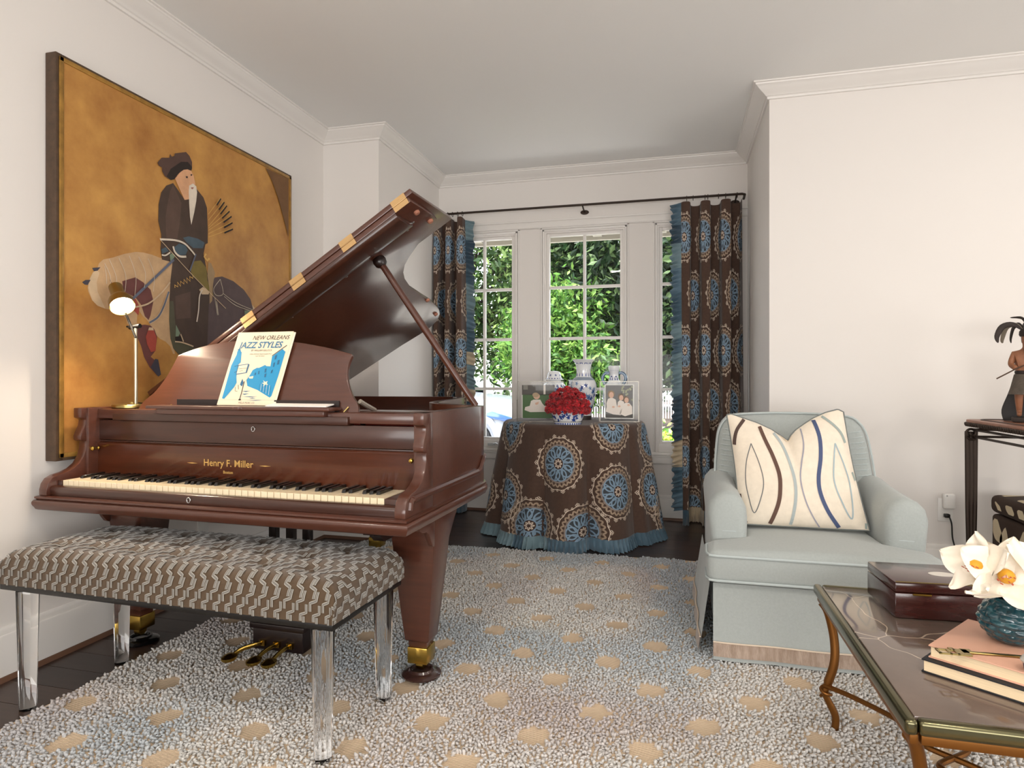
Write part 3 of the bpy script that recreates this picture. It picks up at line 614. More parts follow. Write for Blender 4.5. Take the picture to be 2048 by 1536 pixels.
for body, s_, x, b, m_, shr, bold in (('NEW ORLEANS', .0235, .030, .252, 3, .2, 0), ('JAZZ STYLES', .034, -.006, .220, 4, .12, .0007), ('BY WILLIAM GILLOCK', .0095, .005, .207, 3, 0, 0), ('SEVEN ORIGINAL SOLOS IN JAZZ STYLE', .0055, .005, .194, 3, 0, 0), ('FOR THE PIANO', .0055, .005, .186, 3, 0, 0), ('WILLIS MUSIC CO', .009, .005, .006, 3, 0, 0)):
    v, f = text_tris(body, s_, shr, bold); pr.add([cv(a+x, b+c_b, .0024) for a, c_b, _ in v], f, m_)
pr.obj('cover_print', [BLUE, BLUE2, PAPER, INK, TITLE], bk_, smooth=0, fix=False)
o = G().prism([(0, 0), (.25, 0), (.25, .05), (0, .05)], lambda a, b, t: (a, b, t+b*.12), 0, .004).obj('folded_sheet', mat('white_sheet', '#f4f0ea', .6), None, smooth=0)
o.location = pw(.09, .196, .9808); o.rotation_euler = (0, 0, R(-1.5)); tag(o, 'white and cream loose sheets lying on the desk ledge', 'paper')
# ------------------------------------------------------------------ bench
bench = thing('piano_bench', 'tufted brown and silver velvet bench on clear acrylic legs', 'bench', (-1.510, 1.772, 0), R(-2.0))
BL, BW, BZ0, BZT = 1.245, .425, .405, .515
rr_ = .052
def fold(s, hlf):
    a = abs(s); k = hlf-rr_; sg = 1 if s >= 0 else -1
    if a <= k: return s, 0.
    t = (a-k)/rr_
    if t < math.pi/2: return sg*(k+rr_*math.sin(t)), rr_*(1-math.cos(t))
    return sg*hlf, rr_+(a-k-rr_*math.pi/2)
BUT = [(-.48+i*.16+(.0 if j % 2 == 0 else .08), -.10+j*.10) for j in range(3) for i in range(7 if j % 2 == 0 else 6)]
def cush(s, t):
    x, dx = fold(s, BL/2); y, dy = fold(t, BW/2)
    d = (dx**3+dy**3)**(1/3) if (dx or dy) else 0.
    z = BZT-d; ed = 1-min(1, (abs(s)/(BL/2))**6); e2 = 1-min(1, (abs(t)/(BW/2))**4)
    z += .018*ed*e2
    for bx, by in BUT:
        q = ((s-bx)**2+(t-by)**2)
        if q < .012: z -= .016*math.exp(-q/.0012)
    return Vector((x, y, max(z, BZ0+.008)))
def cushn(s, t, h):
    p = cush(s, t); e = .002; a = cush(s+e, t)-cush(s-e, t); b = cush(s, t+e)-cush(s, t-e); nn = a.cross(b)
    if nn.length < 1e-12: return p
    return p+nn.normalized()*h
S_, T_ = BL/2-rr_+rr_*math.pi/2+.055, BW/2-rr_+rr_*math.pi/2+.055
VB = mat('velvet_ground', '#4b3823', .8, sheen=.3); VS = mat('velvet_pile', '#aaa79e', .75, sheen=.6)
G().grid(cush, np.linspace(-S_, S_, 130), np.linspace(-T_, T_, 56)).obj('cushion', VB, bench, smooth=80)
G().box(-BL/2+.004, BL/2-.004, -BW/2+.004, BW/2-.004, BZ0-.012, BZ0+.01).obj('base_panel', BLACK, bench, bevel=.004)
vel = G(); 
def okc(a, b):
    if abs(a) > S_-.004 or abs(b) > T_-.004: return None
    return cushn(a, b, .0026)
def okd(a, b):
    if abs(a) > S_-.004 or abs(b) > T_-.004: return None
    return cushn(a, b, .0036)
for j in range(-9, 10):
    for i in range(36):
        cx_ = (i*.041+j*.031+1.476*3) % 1.476-.738; cy_ = j*.0335
        if abs(cx_) > S_+.03 or abs(cy_) > T_+.03: continue
        s1 = 1 if (j//2) % 2 == 0 else -1
        pts = [(cx_-.0095*s1, cy_-.026), (cx_-.0095*s1, cy_-.0035), (cx_+.0095*s1, cy_+.0035), (cx_+.0095*s1, cy_+.026)]
        pts = [((1-q)*p[0]+q*r_[0], (1-q)*p[1]+q*r_[1]) for p, r_ in zip(pts, pts[1:]) for q in (0, .25, .5, .75)]+[pts[-1]]
        ribbon(vel, pts, .0078, okc, 0); ribbon(vel, pts, .0042, okd, 1)
vo = vel.obj('velvet_motif', [VS, mat('velvet_core', '#6f6b66', .8, sheen=.5)], bench, smooth=60, fix=False); vo['kind'] = 'stuff'
for bx, by in BUT:
    G().lathe([(0, .006), (.006, .005), (.009, .001), (.009, -.002)], 10, c=tuple(cush(bx, by)+Vector((0, 0, .002)))).obj('button', VB, bench)
ACR = mat('acrylic', '#ffffff', .02, trans=1., ior=1.49)
for sx in (-1, 1):
    for sy in (-1, 1):
        x, y = sx*(BL/2-.085 if sx < 0 else BL/2-.055), sy*.176; z0 = .0 if sx < 0 else .02
        w0, w1 = .031, .023; v = []
        for z, w in ((BZ0-.012, w0), (z0, w1)):
            c_ = w*.42
            v += [(x-w, y-c_, z), (x-c_, y-w, z), (x+c_, y-w, z), (x+w, y-c_, z), (x+w, y+c_, z), (x+c_, y+w, z), (x-c_, y+w, z), (x-w, y+c_, z)]
        G().add(v, [(j, (j+1) % 8, 8+(j+1) % 8, 8+j) for j in range(8)]+[tuple(range(7, -1, -1)), tuple(range(8, 16))]).obj('leg', ACR, bench, bevel=.002, smooth=25)
# ------------------------------------------------------------------ painting on the left wall
PXF = -2.29
pic = thing('framed_painting', 'large gold leaf painting of a bearded archer on horseback', 'painting', (WX, 2.67, .765))
def pc(a, b, t=0.): return (PXF-WX+t, a-2.67, b-.765)
GL = mat('gold_leaf', '#cc9850', .5, .05, col2='#a26d35', vscale=5, var=.1, bump=.25, bscale=14)
Y0, Y1, Z0, Z1 = 1.905, 3.44, .765, 2.331
G().prism([(Y0+.03, Z0+.03), (Y1-.03, Z0+.03), (Y1-.03, Z1-.03), (Y0+.03, Z1-.03)], lambda a, b, t: pc(a, b, t), -.006, .006).obj('canvas', GL, pic, smooth=0)
FD = mat('frame_dark', '#4a3829', .55, var=.3, vscale=30); FG = mat('frame_gilt', '#a07838', .4, .35, var=.3, vscale=20)
for sd, (a0, a1, b0, b1) in dict(left=(Y0, Y0+.03, Z0, Z1), right=(Y1-.03, Y1, Z0, Z1), top=(Y0+.03, Y1-.03, Z1-.03, Z1), bottom=(Y0+.03, Y1-.03, Z0, Z0+.03)).items():
    g = G().box(.001, .052, a0-2.67, a1-2.67, b0-.765, b1-.765)
    fr = g.obj('frame_rail', FD, pic, bevel=.003)
    if sd in ('left', 'right'):
        q0, q1 = (a0+.012, a1) if sd == 'left' else (a0, a1-.012); G().box(.052, .058, q0-2.67, q1-2.67, b0-.765+.012, b1-.765-.012).obj('gilt_bead', FG, fr, bevel=.002)
    else:
        q0, q1 = (b0, b1-.012) if sd == 'top' else (b0+.012, b1); G().box(.052, .058, a0-2.67-.018, a1-2.67+.018, q0-.765, q1-.765).obj('gilt_bead', FG, fr, bevel=.002)
PCOL = dict(rump='#5d4c4b', cream='#cdb391', horse='#c3a078', maroon='#6b3f3a', grey='#43404a', robe='#4b3a30', robe2='#5b463b', olive='#7a6a34', olivedk='#56523f', tan='#a28764', blue='#4c5c66', green='#7f9078', red='#a5483a', black='#2b211d', hat='#553e36', skin='#d9a57d', skin2='#a06a5a', white='#ddd0be', corner='#745231', steel='#5f6473', gold='#d6aa5e', pale='#c9bca6')
PAINT=[('rump',[(2.729,1.542),(2.763,1.6),(2.818,1.614),(2.906,1.602),(2.99,1.568),(3.046,1.523),(3.07,1.463),(3.074,1.411),(3.046,1.356),(2.998,1.321),(2.921,1.285),(2.847,1.251),(2.776,1.238),(2.708,1.221),(2.715,1.378),(2.722,1.498)]),('cream',[(3.062,1.494),(3.095,1.466),(3.128,1.426),(3.103,1.381),(3.07,1.379),(3.074,1.437)]),('horse',[(2.038,1.446),(2.041,1.431),(2.058,1.399),(2.083,1.379),(2.119,1.371),(2.164,1.368),(2.212,1.349),(2.25,1.312),(2.28,1.322),(2.27,1.363),(2.29,1.381),(2.311,1.358),(2.332,1.344),(2.353,1.32),(2.374,1.288),(2.407,1.264),(2.44,1.253),(2.468,1.232),(2.485,1.198),(2.497,1.198),(2.468,1.312),(2.462,1.443),(2.471,1.541),(2.485,1.637),(2.407,1.635),(2.363,1.64),(2.311,1.641),(2.27,1.635),(2.212,1.615),(2.155,1.589),(2.11,1.573),(2.09,1.554),(2.079,1.525),(2.062,1.514),(2.045,1.481)]),('cream',[(2.041,1.446),(2.045,1.477),(2.062,1.51),(2.079,1.525),(2.092,1.515),(2.079,1.475),(2.083,1.437),(2.119,1.371),(2.083,1.379),(2.058,1.399)]),('maroon',[(2.141,1.496),(2.164,1.463),(2.202,1.453),(2.207,1.469),(2.202,1.497),(2.231,1.509),(2.27,1.524),(2.311,1.509),(2.353,1.481),(2.369,1.432),(2.353,1.367),(2.342,1.344),(2.321,1.359),(2.301,1.407),(2.27,1.437),(2.231,1.448),(2.188,1.435),(2.151,1.462)]),('grey',[(2.058,1.529),(2.097,1.539),(2.083,1.522),(2.066,1.517)]),('grey',[(2.013,1.465),(2.028,1.476),(2.051,1.48),(2.038,1.457),(2.024,1.457)]),('maroon',[(2.275,1.314),(2.321,1.322),(2.353,1.32),(2.374,1.305),(2.39,1.271),(2.379,1.207),(2.353,1.18),(2.379,1.164),(2.407,1.1),(2.39,1.095),(2.347,1.133),(2.316,1.179),(2.301,1.224),(2.275,1.272)]),('grey',[(2.379,1.172),(2.396,1.169),(2.412,1.1),(2.396,1.091),(2.353,1.133)]),('horse',[(2.221,1.342),(2.27,1.379),(2.28,1.36),(2.275,1.314),(2.246,1.303),(2.226,1.318)]),('robe',[(2.415,1.741),(2.409,1.675),(2.418,1.629),(2.462,1.628),(2.48,1.622),(2.468,1.541),(2.462,1.443),(2.46,1.355),(2.468,1.268),(2.485,1.224),(2.52,1.195),(2.612,1.212),(2.708,1.235),(2.715,1.378),(2.722,1.498),(2.729,1.542),(2.695,1.661),(2.682,1.705),(2.702,1.78),(2.708,1.806)]),('robe',[(2.443,1.976),(2.484,2.0),(2.51,1.98),(2.553,1.943),(2.588,1.953),(2.625,1.963),(2.635,2.016),(2.682,1.987),(2.706,1.943),(2.712,1.834),(2.712,1.765),(2.688,1.752),(2.682,1.7),(2.653,1.673),(2.521,1.633),(2.458,1.638),(2.413,1.653),(2.418,1.696),(2.413,1.746),(2.396,1.8),(2.398,1.878),(2.413,1.936)]),('robe2',[(2.497,1.47),(2.593,1.505),(2.596,1.377),(2.503,1.363)]),('robe2',[(2.484,1.992),(2.505,1.962),(2.536,1.919),(2.526,1.831),(2.51,1.743),(2.443,1.733),(2.438,1.83),(2.463,1.95)]),('olivedk',[(2.462,1.443),(2.485,1.446),(2.497,1.341),(2.509,1.261),(2.605,1.248),(2.618,1.221),(2.52,1.197),(2.485,1.224),(2.468,1.268),(2.46,1.355)]),('olive',[(2.612,1.655),(2.663,1.669),(2.702,1.638),(2.708,1.577),(2.756,1.507),(2.729,1.513),(2.663,1.552),(2.605,1.585),(2.593,1.615)]),('tan',[(2.715,1.669),(2.735,1.668),(2.763,1.624),(2.749,1.564),(2.742,1.477),(2.725,1.46),(2.722,1.541),(2.708,1.601)]),('blue',[(2.544,1.756),(2.581,1.771),(2.643,1.773),(2.689,1.763),(2.676,1.732),(2.612,1.72),(2.568,1.738)]),('blue',[(2.491,1.7),(2.52,1.724),(2.562,1.723),(2.575,1.703),(2.562,1.678),(2.526,1.669),(2.497,1.674)]),('blue',[(2.412,1.675),(2.44,1.69),(2.457,1.675),(2.418,1.655)]),('green',[(2.462,1.659),(2.48,1.671),(2.497,1.661),(2.468,1.625)]),('red',[(2.236,1.433),(2.27,1.429),(2.29,1.398),(2.285,1.36),(2.26,1.378),(2.241,1.401)]),('red',[(2.337,1.298),(2.369,1.3),(2.385,1.267),(2.379,1.207),(2.353,1.201),(2.332,1.234),(2.324,1.267)]),('cream',[(2.342,1.311),(2.363,1.312),(2.369,1.3),(2.337,1.298)]),('black',[(2.494,1.278),(2.532,1.285),(2.538,1.258),(2.497,1.256)]),('green',[(2.5,1.336),(2.526,1.298),(2.515,1.282),(2.498,1.281)]),('green',[(2.99,1.455),(3.07,1.463),(3.074,1.432),(2.998,1.393)]),('cream',[(2.65,1.522),(2.676,1.539),(2.722,1.522),(2.715,1.507),(2.669,1.501)]),('hat',[(2.389,2.064),(2.413,2.095),(2.461,2.111),(2.463,2.13),(2.474,2.12),(2.489,2.129),(2.492,2.142),(2.563,2.173),(2.585,2.162),(2.602,2.138),(2.602,2.105),(2.597,2.095),(2.563,2.089),(2.536,2.072),(2.51,2.048),(2.489,2.021),(2.468,2.009),(2.433,2.016),(2.416,2.034),(2.416,2.051),(2.398,2.053)]),('black',[(2.443,2.019),(2.468,2.062),(2.531,2.115),(2.574,2.129),(2.602,2.114),(2.599,2.096),(2.563,2.089),(2.531,2.071),(2.51,2.048),(2.489,2.019),(2.468,2.009)]),('skin',[(2.494,2.023),(2.505,2.038),(2.521,2.059),(2.547,2.082),(2.574,2.093),(2.597,2.091),(2.613,2.072),(2.619,2.053),(2.625,2.034),(2.591,2.024),(2.583,2.001),(2.585,1.952),(2.553,1.939),(2.531,1.97),(2.51,2.0)]),('white',[(2.583,2.017),(2.608,2.035),(2.63,2.027),(2.635,1.999),(2.63,1.956),(2.616,1.895),(2.597,1.83),(2.588,1.867),(2.583,1.927),(2.58,1.984)]),('skin2',[(2.594,2.012),(2.613,2.018),(2.608,2.007),(2.597,2.005)]),('black',[(2.561,2.056),(2.574,2.059),(2.573,2.05),(2.562,2.048)]),('black',[(2.591,2.074),(2.603,2.079),(2.602,2.072),(2.593,2.067)]),('corner',[(3.174,2.295),(3.397,2.298),(3.397,1.945),(3.346,2.051),(3.292,2.156),(3.234,2.237)])]
STROKES=[('steel',0.012,[(2.485,1.641),(2.363,1.529),(2.25,1.426)]),('cream',0.007,[(2.462,1.531),(2.407,1.471),(2.332,1.415),(2.246,1.389)]),('cream',0.014,[(2.454,1.486),(2.423,1.413),(2.39,1.362),(2.342,1.332)]),('steel',0.009,[(2.454,1.486),(2.423,1.413),(2.39,1.362),(2.342,1.332)]),('white',0.009,[(2.401,1.718),(2.491,1.733),(2.55,1.73),(2.593,1.707),(2.621,1.687)]),('cream',0.003,[(2.401,1.718),(2.612,1.581),(2.84,1.449)]),('white',0.01,[(2.48,1.702),(2.491,1.678),(2.52,1.663),(2.562,1.669)]),('white',0.007,[(2.412,1.649),(2.434,1.651),(2.462,1.67)]),('gold',0.005,[(2.491,1.509),(2.488,1.522),(2.509,1.516),(2.506,1.538),(2.526,1.521),(2.526,1.545),(2.547,1.535),(2.547,1.557),(2.568,1.542),(2.565,1.567),(2.587,1.554),(2.584,1.577),(2.605,1.571),(2.605,1.587)]),('white',0.007,[(2.669,1.524),(2.65,1.489),(2.643,1.418),(2.631,1.361)]),('cream',0.006,[(2.491,1.256),(2.538,1.254),(2.609,1.239)]),('cream',0.006,[(2.526,1.294),(2.544,1.259)]),('gold',0.011,[(2.695,1.708),(2.682,1.691),(2.702,1.676),(2.719,1.689)]),('pale',0.003,[(2.797,1.596),(2.749,1.54),(2.769,1.509),(2.818,1.525),(2.797,1.596)]),('pale',0.003,[(2.818,1.525),(2.921,1.488),(3.07,1.463)]),('pale',0.003,[(2.826,1.511),(2.921,1.473),(3.07,1.455)]),('pale',0.003,[(2.756,1.498),(2.776,1.408),(2.769,1.48),(2.783,1.409)]),('steel',0.008,[(2.625,1.693),(2.585,1.604)]),('gold',0.003,[(2.71,1.91),(2.798,2.017)]),('black',0.008,[(2.771,1.972),(2.801,2.014)]),('gold',0.003,[(2.71,1.88),(2.823,2.007)]),('black',0.008,[(2.787,1.953),(2.827,2.003)]),('gold',0.003,[(2.71,1.85),(2.842,1.992)]),('black',0.008,[(2.798,1.933),(2.846,1.989)]),('gold',0.003,[(2.71,1.84),(2.862,1.968)]),('black',0.008,[(2.81,1.914),(2.866,1.965)]),('gold',0.003,[(2.71,1.829),(2.878,1.945)]),('black',0.008,[(2.82,1.895),(2.882,1.942)]),('gold',0.003,[(2.71,1.812),(2.885,1.913)]),('black',0.008,[(2.824,1.869),(2.889,1.91)]),('gold',0.003,[(2.71,1.795),(2.888,1.88)]),('black',0.008,[(2.826,1.842),(2.892,1.877)]),('pale',0.0025,[(2.11,1.557),(2.138,1.503),(2.135,1.444)]),('pale',0.0025,[(2.132,1.577),(2.166,1.507),(2.161,1.431)]),('pale',0.0025,[(2.178,1.593),(2.213,1.523),(2.208,1.445)]),('pale',0.0025,[(2.231,1.611),(2.265,1.531),(2.26,1.444)]),('pale',0.0025,[(2.11,1.545),(2.117,1.51),(2.119,1.473)]),('pale',0.0025,[(2.28,1.616),(2.316,1.554),(2.311,1.484)]),('pale',0.0025,[(2.332,1.617),(2.365,1.549),(2.361,1.474)])]

ptm = [mat('paint_'+k, c, .65, var=.14, vscale=14) for k, c in PCOL.items()]; pix = {k: i for i, k in enumerate(PCOL)}
PG_ = {}
def pgrp(nm): return PG_.setdefault(nm, G())
GRP = dict(rump='painted_horse', horse='painted_horse', maroon='painted_horse', grey='painted_horse', robe='painted_rider', robe2='painted_rider', hat='painted_rider', skin='painted_rider', skin2='painted_rider', white='painted_rider', blue='painted_rider', corner='painted_corner')
for i, (k, pts) in enumerate(PAINT):
    pgrp(GRP.get(k, 'painted_tack')).add([pc(a, b, .0066+i*.00012) for a, b in pts], [tuple(range(len(pts)))], pix[k])
for i, (k, w, pts) in enumerate(STROKES):
    pp = [tuple(p)[:2] for p in bez([(a, b, 0) for a, b in pts], 6 if len(pts) > 2 and k != 'gold' else 1)]
    ribbon(pgrp('painted_arrows' if (k in ('gold', 'black') and w < .009 and pts[0][0] > 2.85) else 'painted_lines'), pp, w, lambda a, b: pc(a, b, .0116+i*.00008), pix[k])
for nm, g in PG_.items():
    o = g.obj(nm, ptm, pic, smooth=0, fix=False)
    if nm in ('painted_tack', 'painted_lines', 'painted_arrows'): o['kind'] = 'stuff'
# ------------------------------------------------------------------ embroidered cloth
BROWN = mat('brown_linen', '#4d382d', .85, var=.12, vscale=60, bump=.25, bscale=500, sheen=.2)
EM = [mat('applique_slate', '#3a3f45', .8), mat('applique_blue', '#8099ae', .7), mat('braid_grey', '#8d8078', .7), mat('braid_tan', '#a8927c', .7), mat('thread_cream', '#d8c7b4', .7), mat('applique_brown', '#43302a', .8)]
def medallion(fn, cu, cv_, Rm, parent, name='embroidered_medallion', label=None, el=1.12):
    g = G(); L_ = lambda h: (lambda a, b: fn(cu+a, cv_+b, h))
    def circ(cx, cy, r, n): return [(cx+r*math.cos(2*math.pi*k/n), cy+r*el*math.sin(2*math.pi*k/n)) for k in range(n)]
    def disc(r, h, mi, nr_=5, na=36):
        f0 = L_(h); v = []; ok = []
        for i in range(nr_+1):
            for j in range(na):
                t = 2*math.pi*j/na; p = f0(r*i/nr_*math.cos(t), r*el*i/nr_*math.sin(t)); ok.append(p is not None); v.append(p or (0, 0, 0))
        f = [(i*na+j, i*na+(j+1) % na, (i+1)*na+(j+1) % na, (i+1)*na+j) for i in range(nr_) for j in range(na)]
        g.add(v, [q for q in f if all(ok[k] for k in q)], mi)
    disc(.60*Rm, .0014, 0)
    for k in range(10):
        t = 2*math.pi*k/10; ribbon(g, circ(.395*Rm*math.cos(t), .395*Rm*el*math.sin(t), .195*Rm, 22), .052*Rm, L_(.0022), 1, True)
        t += math.pi/10; ribbon(g, [(q*Rm*math.cos(t+w_), q*Rm*el*math.sin(t+w_)) for q, w_ in ((.20, -.25), (.28, -.05), (.36, .12), (.45, .2), (.58, .2))], .04*Rm, L_(.0022), 1)
    disc(.19*Rm, .0028, 5, 2, 20)
    ribbon(g, [(r*math.cos(t), r*el*math.sin(t)) for t in np.linspace(0, 2*math.pi, 65)[:-1] for r in ((.105+.045*math.cos(8*t))*Rm,)], .026*Rm, L_(.0036), 4, True)
    ribbon(g, circ(0, 0, .62*Rm, 48), .05*Rm, L_(.0026), 2, True)
    ribbon(g, [(r*math.cos(t), r*el*math.sin(t)) for t in np.linspace(0, 2*math.pi, 169)[:-1] for r in ((.735+.035*math.cos(28*t))*Rm,)], .055*Rm, L_(.0024), 3, True)
    for k in range(28):
        t = 2*math.pi*(k+.5)/28; ribbon(g, circ(.675*Rm*math.cos(t), .675*Rm*el*math.sin(t), .030*Rm, 7), .016*Rm, L_(.0030), 3, True)
    ribbon(g, [(r*math.cos(t), r*el*math.sin(t)) for t in np.linspace(0, 2*math.pi, 141)[:-1] for r in ((.845+.035*abs(math.cos(7*t))+.0)*Rm,)], .024*Rm, L_(.0030), 4, True)
    for k in range(14):
        t = 2*math.pi*k/14; tx, ty = math.cos(t), math.sin(t)
        for dr, dt in ((.955, 0), (.925, .045), (.925, -.045)):
            ribbon(g, circ(dr*Rm*math.cos(t+dt), dr*Rm*el*math.sin(t+dt), .030*Rm, 8), .018*Rm, L_(.0032), 4, True)
        t += math.pi/14; ribbon(g, circ(.885*Rm*math.cos(t), .885*Rm*el*math.sin(t), .026*Rm, 8), .018*Rm, L_(.0032), 4, True)
    if not g.f: return None
    used = sorted({i for q in g.f for i in q}); mp_ = {a: b for b, a in enumerate(used)}; g.v = [g.v[i] for i in used]; g.f = [tuple(mp_[i] for i in q) for q in g.f]
    return g.obj(name, EM, parent, smooth=60, fix=False)
def surfn(fn, e=.004):
    def f(u, v, h=0.):
        p = fn(u, v)
        if p is None: return None
        a = fn(u+e, v); b = fn(u, v+e); c_ = fn(u-e, v); d = fn(u, v-e)
        A = (a or p)-(c_ or p); B = (b or p)-(d or p); nn = A.cross(B)
        if nn.length < 1e-12: return tuple(p)
        nn.normalize()
        return tuple(p+nn*h)
    return f
RUF = ['#3f5a6a', '#567182', '#2f4656', '#6f8890', '#b9a98e', '#8b8c84', '#4a6474']
rods = thing('curtain_rod', 'slim dark iron curtain rod above the three windows', 'curtain rod', (AX, WY, 2.43))
RY = WY-.118
G().tube([(.02, RY-WY, 0), (RX-AX-.05, RY-WY, 0), (RX-AX-.03, RY-WY+.02, 0), (RX-AX-.028, -.002, -.005)], .009, 12).obj('rod', IRON, rods)
for bx in (.10, 1.23, RX-AX-.09):
    G().tube([(bx, RY-WY, -.012), (bx, RY-WY+.03, -.02), (bx, -.004, -.03)], .006, 8).lathe([(0, 0), (.026, 0), (.026, .006), (0, .008)], 16, c=(bx, -.002, -.03), M=Matrix.Rotation(R(90), 4, 'X'), sx=1.3, sy=.7).obj('bracket', IRON, rods)
def ringat(x): return G().tube([(x-AX, RY-WY+.018*math.cos(t), .0+.018*math.sin(t)-.006) for t in np.linspace(0, 2*math.pi, 15)[:-1]], .0022, 6, closed=True).obj('ring', IRON, rods)
def curtain(x0, x1, W, nf, label, ruffle_left, ph, meds, ringx):
    t = thing('curtain', label, 'curtain', (x0, RY, 0), group='pair of embroidered window curtains')
    ZT, ZB = 2.392, .115; D = x1-x0; Hh = ZT-ZB; cf = D/(4*math.pi*nf)*.8
    def S(u, v):
        if u < -.001 or u > W+.001 or v < -.001 or v > Hh+.001: return None
        a = u/W; p = 2*math.pi*nf*a+ph; k = v/Hh; amp = .040+.030*min(1, k*3)
        s_ = math.sin(p); q = math.tanh(2.2*s_)/math.tanh(2.2)
        x = D*a-cf*math.sin(2*p)+.012*math.sin(3*a*6.28+k*2.)*k
        y = -amp*q-.004*math.sin(9*a+7*k)
        return Vector((x, y, ZT-v-.010*(1-s_)*max(0, 1-k*14)))
    F = surfn(S)
    sgn = 1 if F(W*.5, .5, .01)[1] < S(W*.5, .5).y else -1
    Fs = lambda u, v, h=0.: F(u, v, sgn*h)
    cl = G().grid(lambda u, v: S(min(max(u, 0), W), min(max(v, 0), Hh)), np.linspace(0, W, 150), np.linspace(0, Hh, 50)).obj('cloth', BROWN, t, smooth=80)
    for cu, z in meds: medallion(Fs, cu, ZT-z, .178, t)
    # ruffled border: down the window edge and along the hem
    rw = random.Random(3 if ruffle_left else 9); g = G(); g.c = []
    n = 420; cols = []
    e = 0 if ruffle_left else W; sg = -1 if ruffle_left else 1
    v = []; rows = 4; seg = -1; left = 0
    for i in range(n+1):
        k = i/n; vv = k*Hh; p = S(e, vv); 
        if left <= 0: seg = rw.choice([0, 1, 2, 6, 0, 2, 4, 3]); left = rw.randint(14, 42)
        left -= 1; cw = C(RUF[seg]); 
        for j in range(rows+1):
            f_ = j/rows; wv_ = math.sin(i*.9+.8*math.sin(i*.13)); dx = sg*.072*f_*(1+.10*math.sin(i*.37)+.10*wv_)
            v.append((p.x+dx, p.y-.020*f_*wv_+.010*math.sin(i*.21)*f_-.004, p.z+.012*f_*math.sin(i*.23)-.018*f_)); cols.append(cw)
    nr_ = rows+1
    g.add(v, [(i*nr_+j, i*nr_+j+1, (i+1)*nr_+j+1, (i+1)*nr_+j) for i in range(n) for j in range(rows)]); g.c = cols
    RM = mat('ruffle_silk', '#ffffff', .6, attr=True, sheen=.3)
    g.obj('edge_ruffle', RM, t, smooth=60, fix=False)
    g = G(); v = []; cols = []; n = 260; left = 0
    for i in range(n+1):
        u = W*i/n; p = S(u, Hh)
        if left <= 0: seg = rw.choice([0, 1, 6, 4, 3, 2]); left = rw.randint(20, 60)
        left -= 1; cw = C(RUF[seg])
        for j in range(rows+1):
            f_ = j/rows; wv_ = math.sin(i*1.1+.6*math.sin(i*.2)); v.append((p.x+.004*f_*math.sin(i*.5), p.y-.018*f_*wv_-.006*f_, p.z+.004-.112*f_)); cols.append(cw)
    g.add(v, [(i*nr_+j, i*nr_+j+1, (i+1)*nr_+j+1, (i+1)*nr_+j) for i in range(n) for j in range(rows)]); g.c = cols
    g.obj('hem_ruffle', RM, t, smooth=60, fix=False)
    for rx_ in ringx: ringat(rx_)
    return t
zr = [2.125, 1.707, 1.288, .888, .473, .09]
m1 = [(u+(.05 if i % 2 == 0 else .25), z) for i, z in enumerate(zr) for u in (.0, .40, .80, 1.20)]
curtain(.052, .478, 1.25, 3.0, 'right embroidered brown curtain behind the armchair', True, R(30), m1, (.085, .13, .215, .235, .31, .36, .44))
m2 = [(u+(.05 if i % 2 == 0 else .22), z) for i, z in enumerate(zr) for u in (.0, .40, .80)]
curtain(-1.905, -1.655, .92, 2.5, 'left embroidered brown curtain behind the piano lid', False, R(20), m2, (-1.84, -1.80, -1.76, -1.715, -1.675))
# ------------------------------------------------------------------ skirted round table
TC = Vector((-.70, 4.47, 0)); TZ = .787
tbl = thing('skirted_table', 'round table skirted in brown embroidered cloth before the windows', 'table', TC)
FD_ = math.atan2(-4.47, .70)   # azimuth towards the room
RT_ = .50; DROP = TZ-.095
def tS(u, v):
    ph = u/.56; az = FD_+ph
    if v > DROP+.001 or v < -RT_ or abs(ph) > math.pi: return None
    if v < 0: r = RT_+v*1.0; z = TZ+.0
    else: r = RT_; z = TZ
    b = .035
    if v > -b:
        t = min(1, (v+b)/(b*math.pi/2)) if v < b*(math.pi/2-1) else 1
        if t < 1: r = RT_-b+b*math.sin(t*math.pi/2); z = TZ-b+b*math.cos(t*math.pi/2)
        else:
            d = v-b*(math.pi/2-1); k = min(1, d/DROP); r = RT_+.088*k+k**.6*(.12*(abs(math.cos(4.5*ph+.5+.5*math.sin(2*ph)))**.55-.70)+.018*math.sin(14*ph+2.)+.006*math.sin(23*ph)); z = TZ-b-d
    x, y = r*math.cos(az), r*math.sin(az)
    if TC.y+y > WY-.135: y = WY-.135-TC.y
    return Vector((x, y, z))
phs = np.linspace(-math.pi, math.pi, 241)[:-1]
G().grid(lambda p, v: tS(p*.56, v), phs, list(np.linspace(-RT_+.001, -.05, 5))+list(np.linspace(-.035, .03, 8))+list(np.linspace(.06, DROP-.001, 24)), wrap=True).obj('skirt_cloth', BROWN, tbl, smooth=80)
tF = surfn(tS); sgt = 1 if (Vector(tF(0, .3, .01))-tS(0, .3)).length and Vector(tF(0, .3, .01)).xy.length > tS(0, .3).xy.length else -1
tFs = lambda u, v, h=0.: tF(u, v, sgt*h)
for ph, v in ((-10, .225), (-56, .03), (30, -.01), (72, .10), (-51, .46), (-28, .62), (6, .64), (29, .40), (66, .43), (-86, .5), (-100, .1), (95, .5), (80, .62)):
    medallion(tFs, R(ph)*.56, v, .172, tbl, el=1.08)
g = G(); v = []; cols = []; rw = random.Random(12); left = 0; n = 620; rows = 4
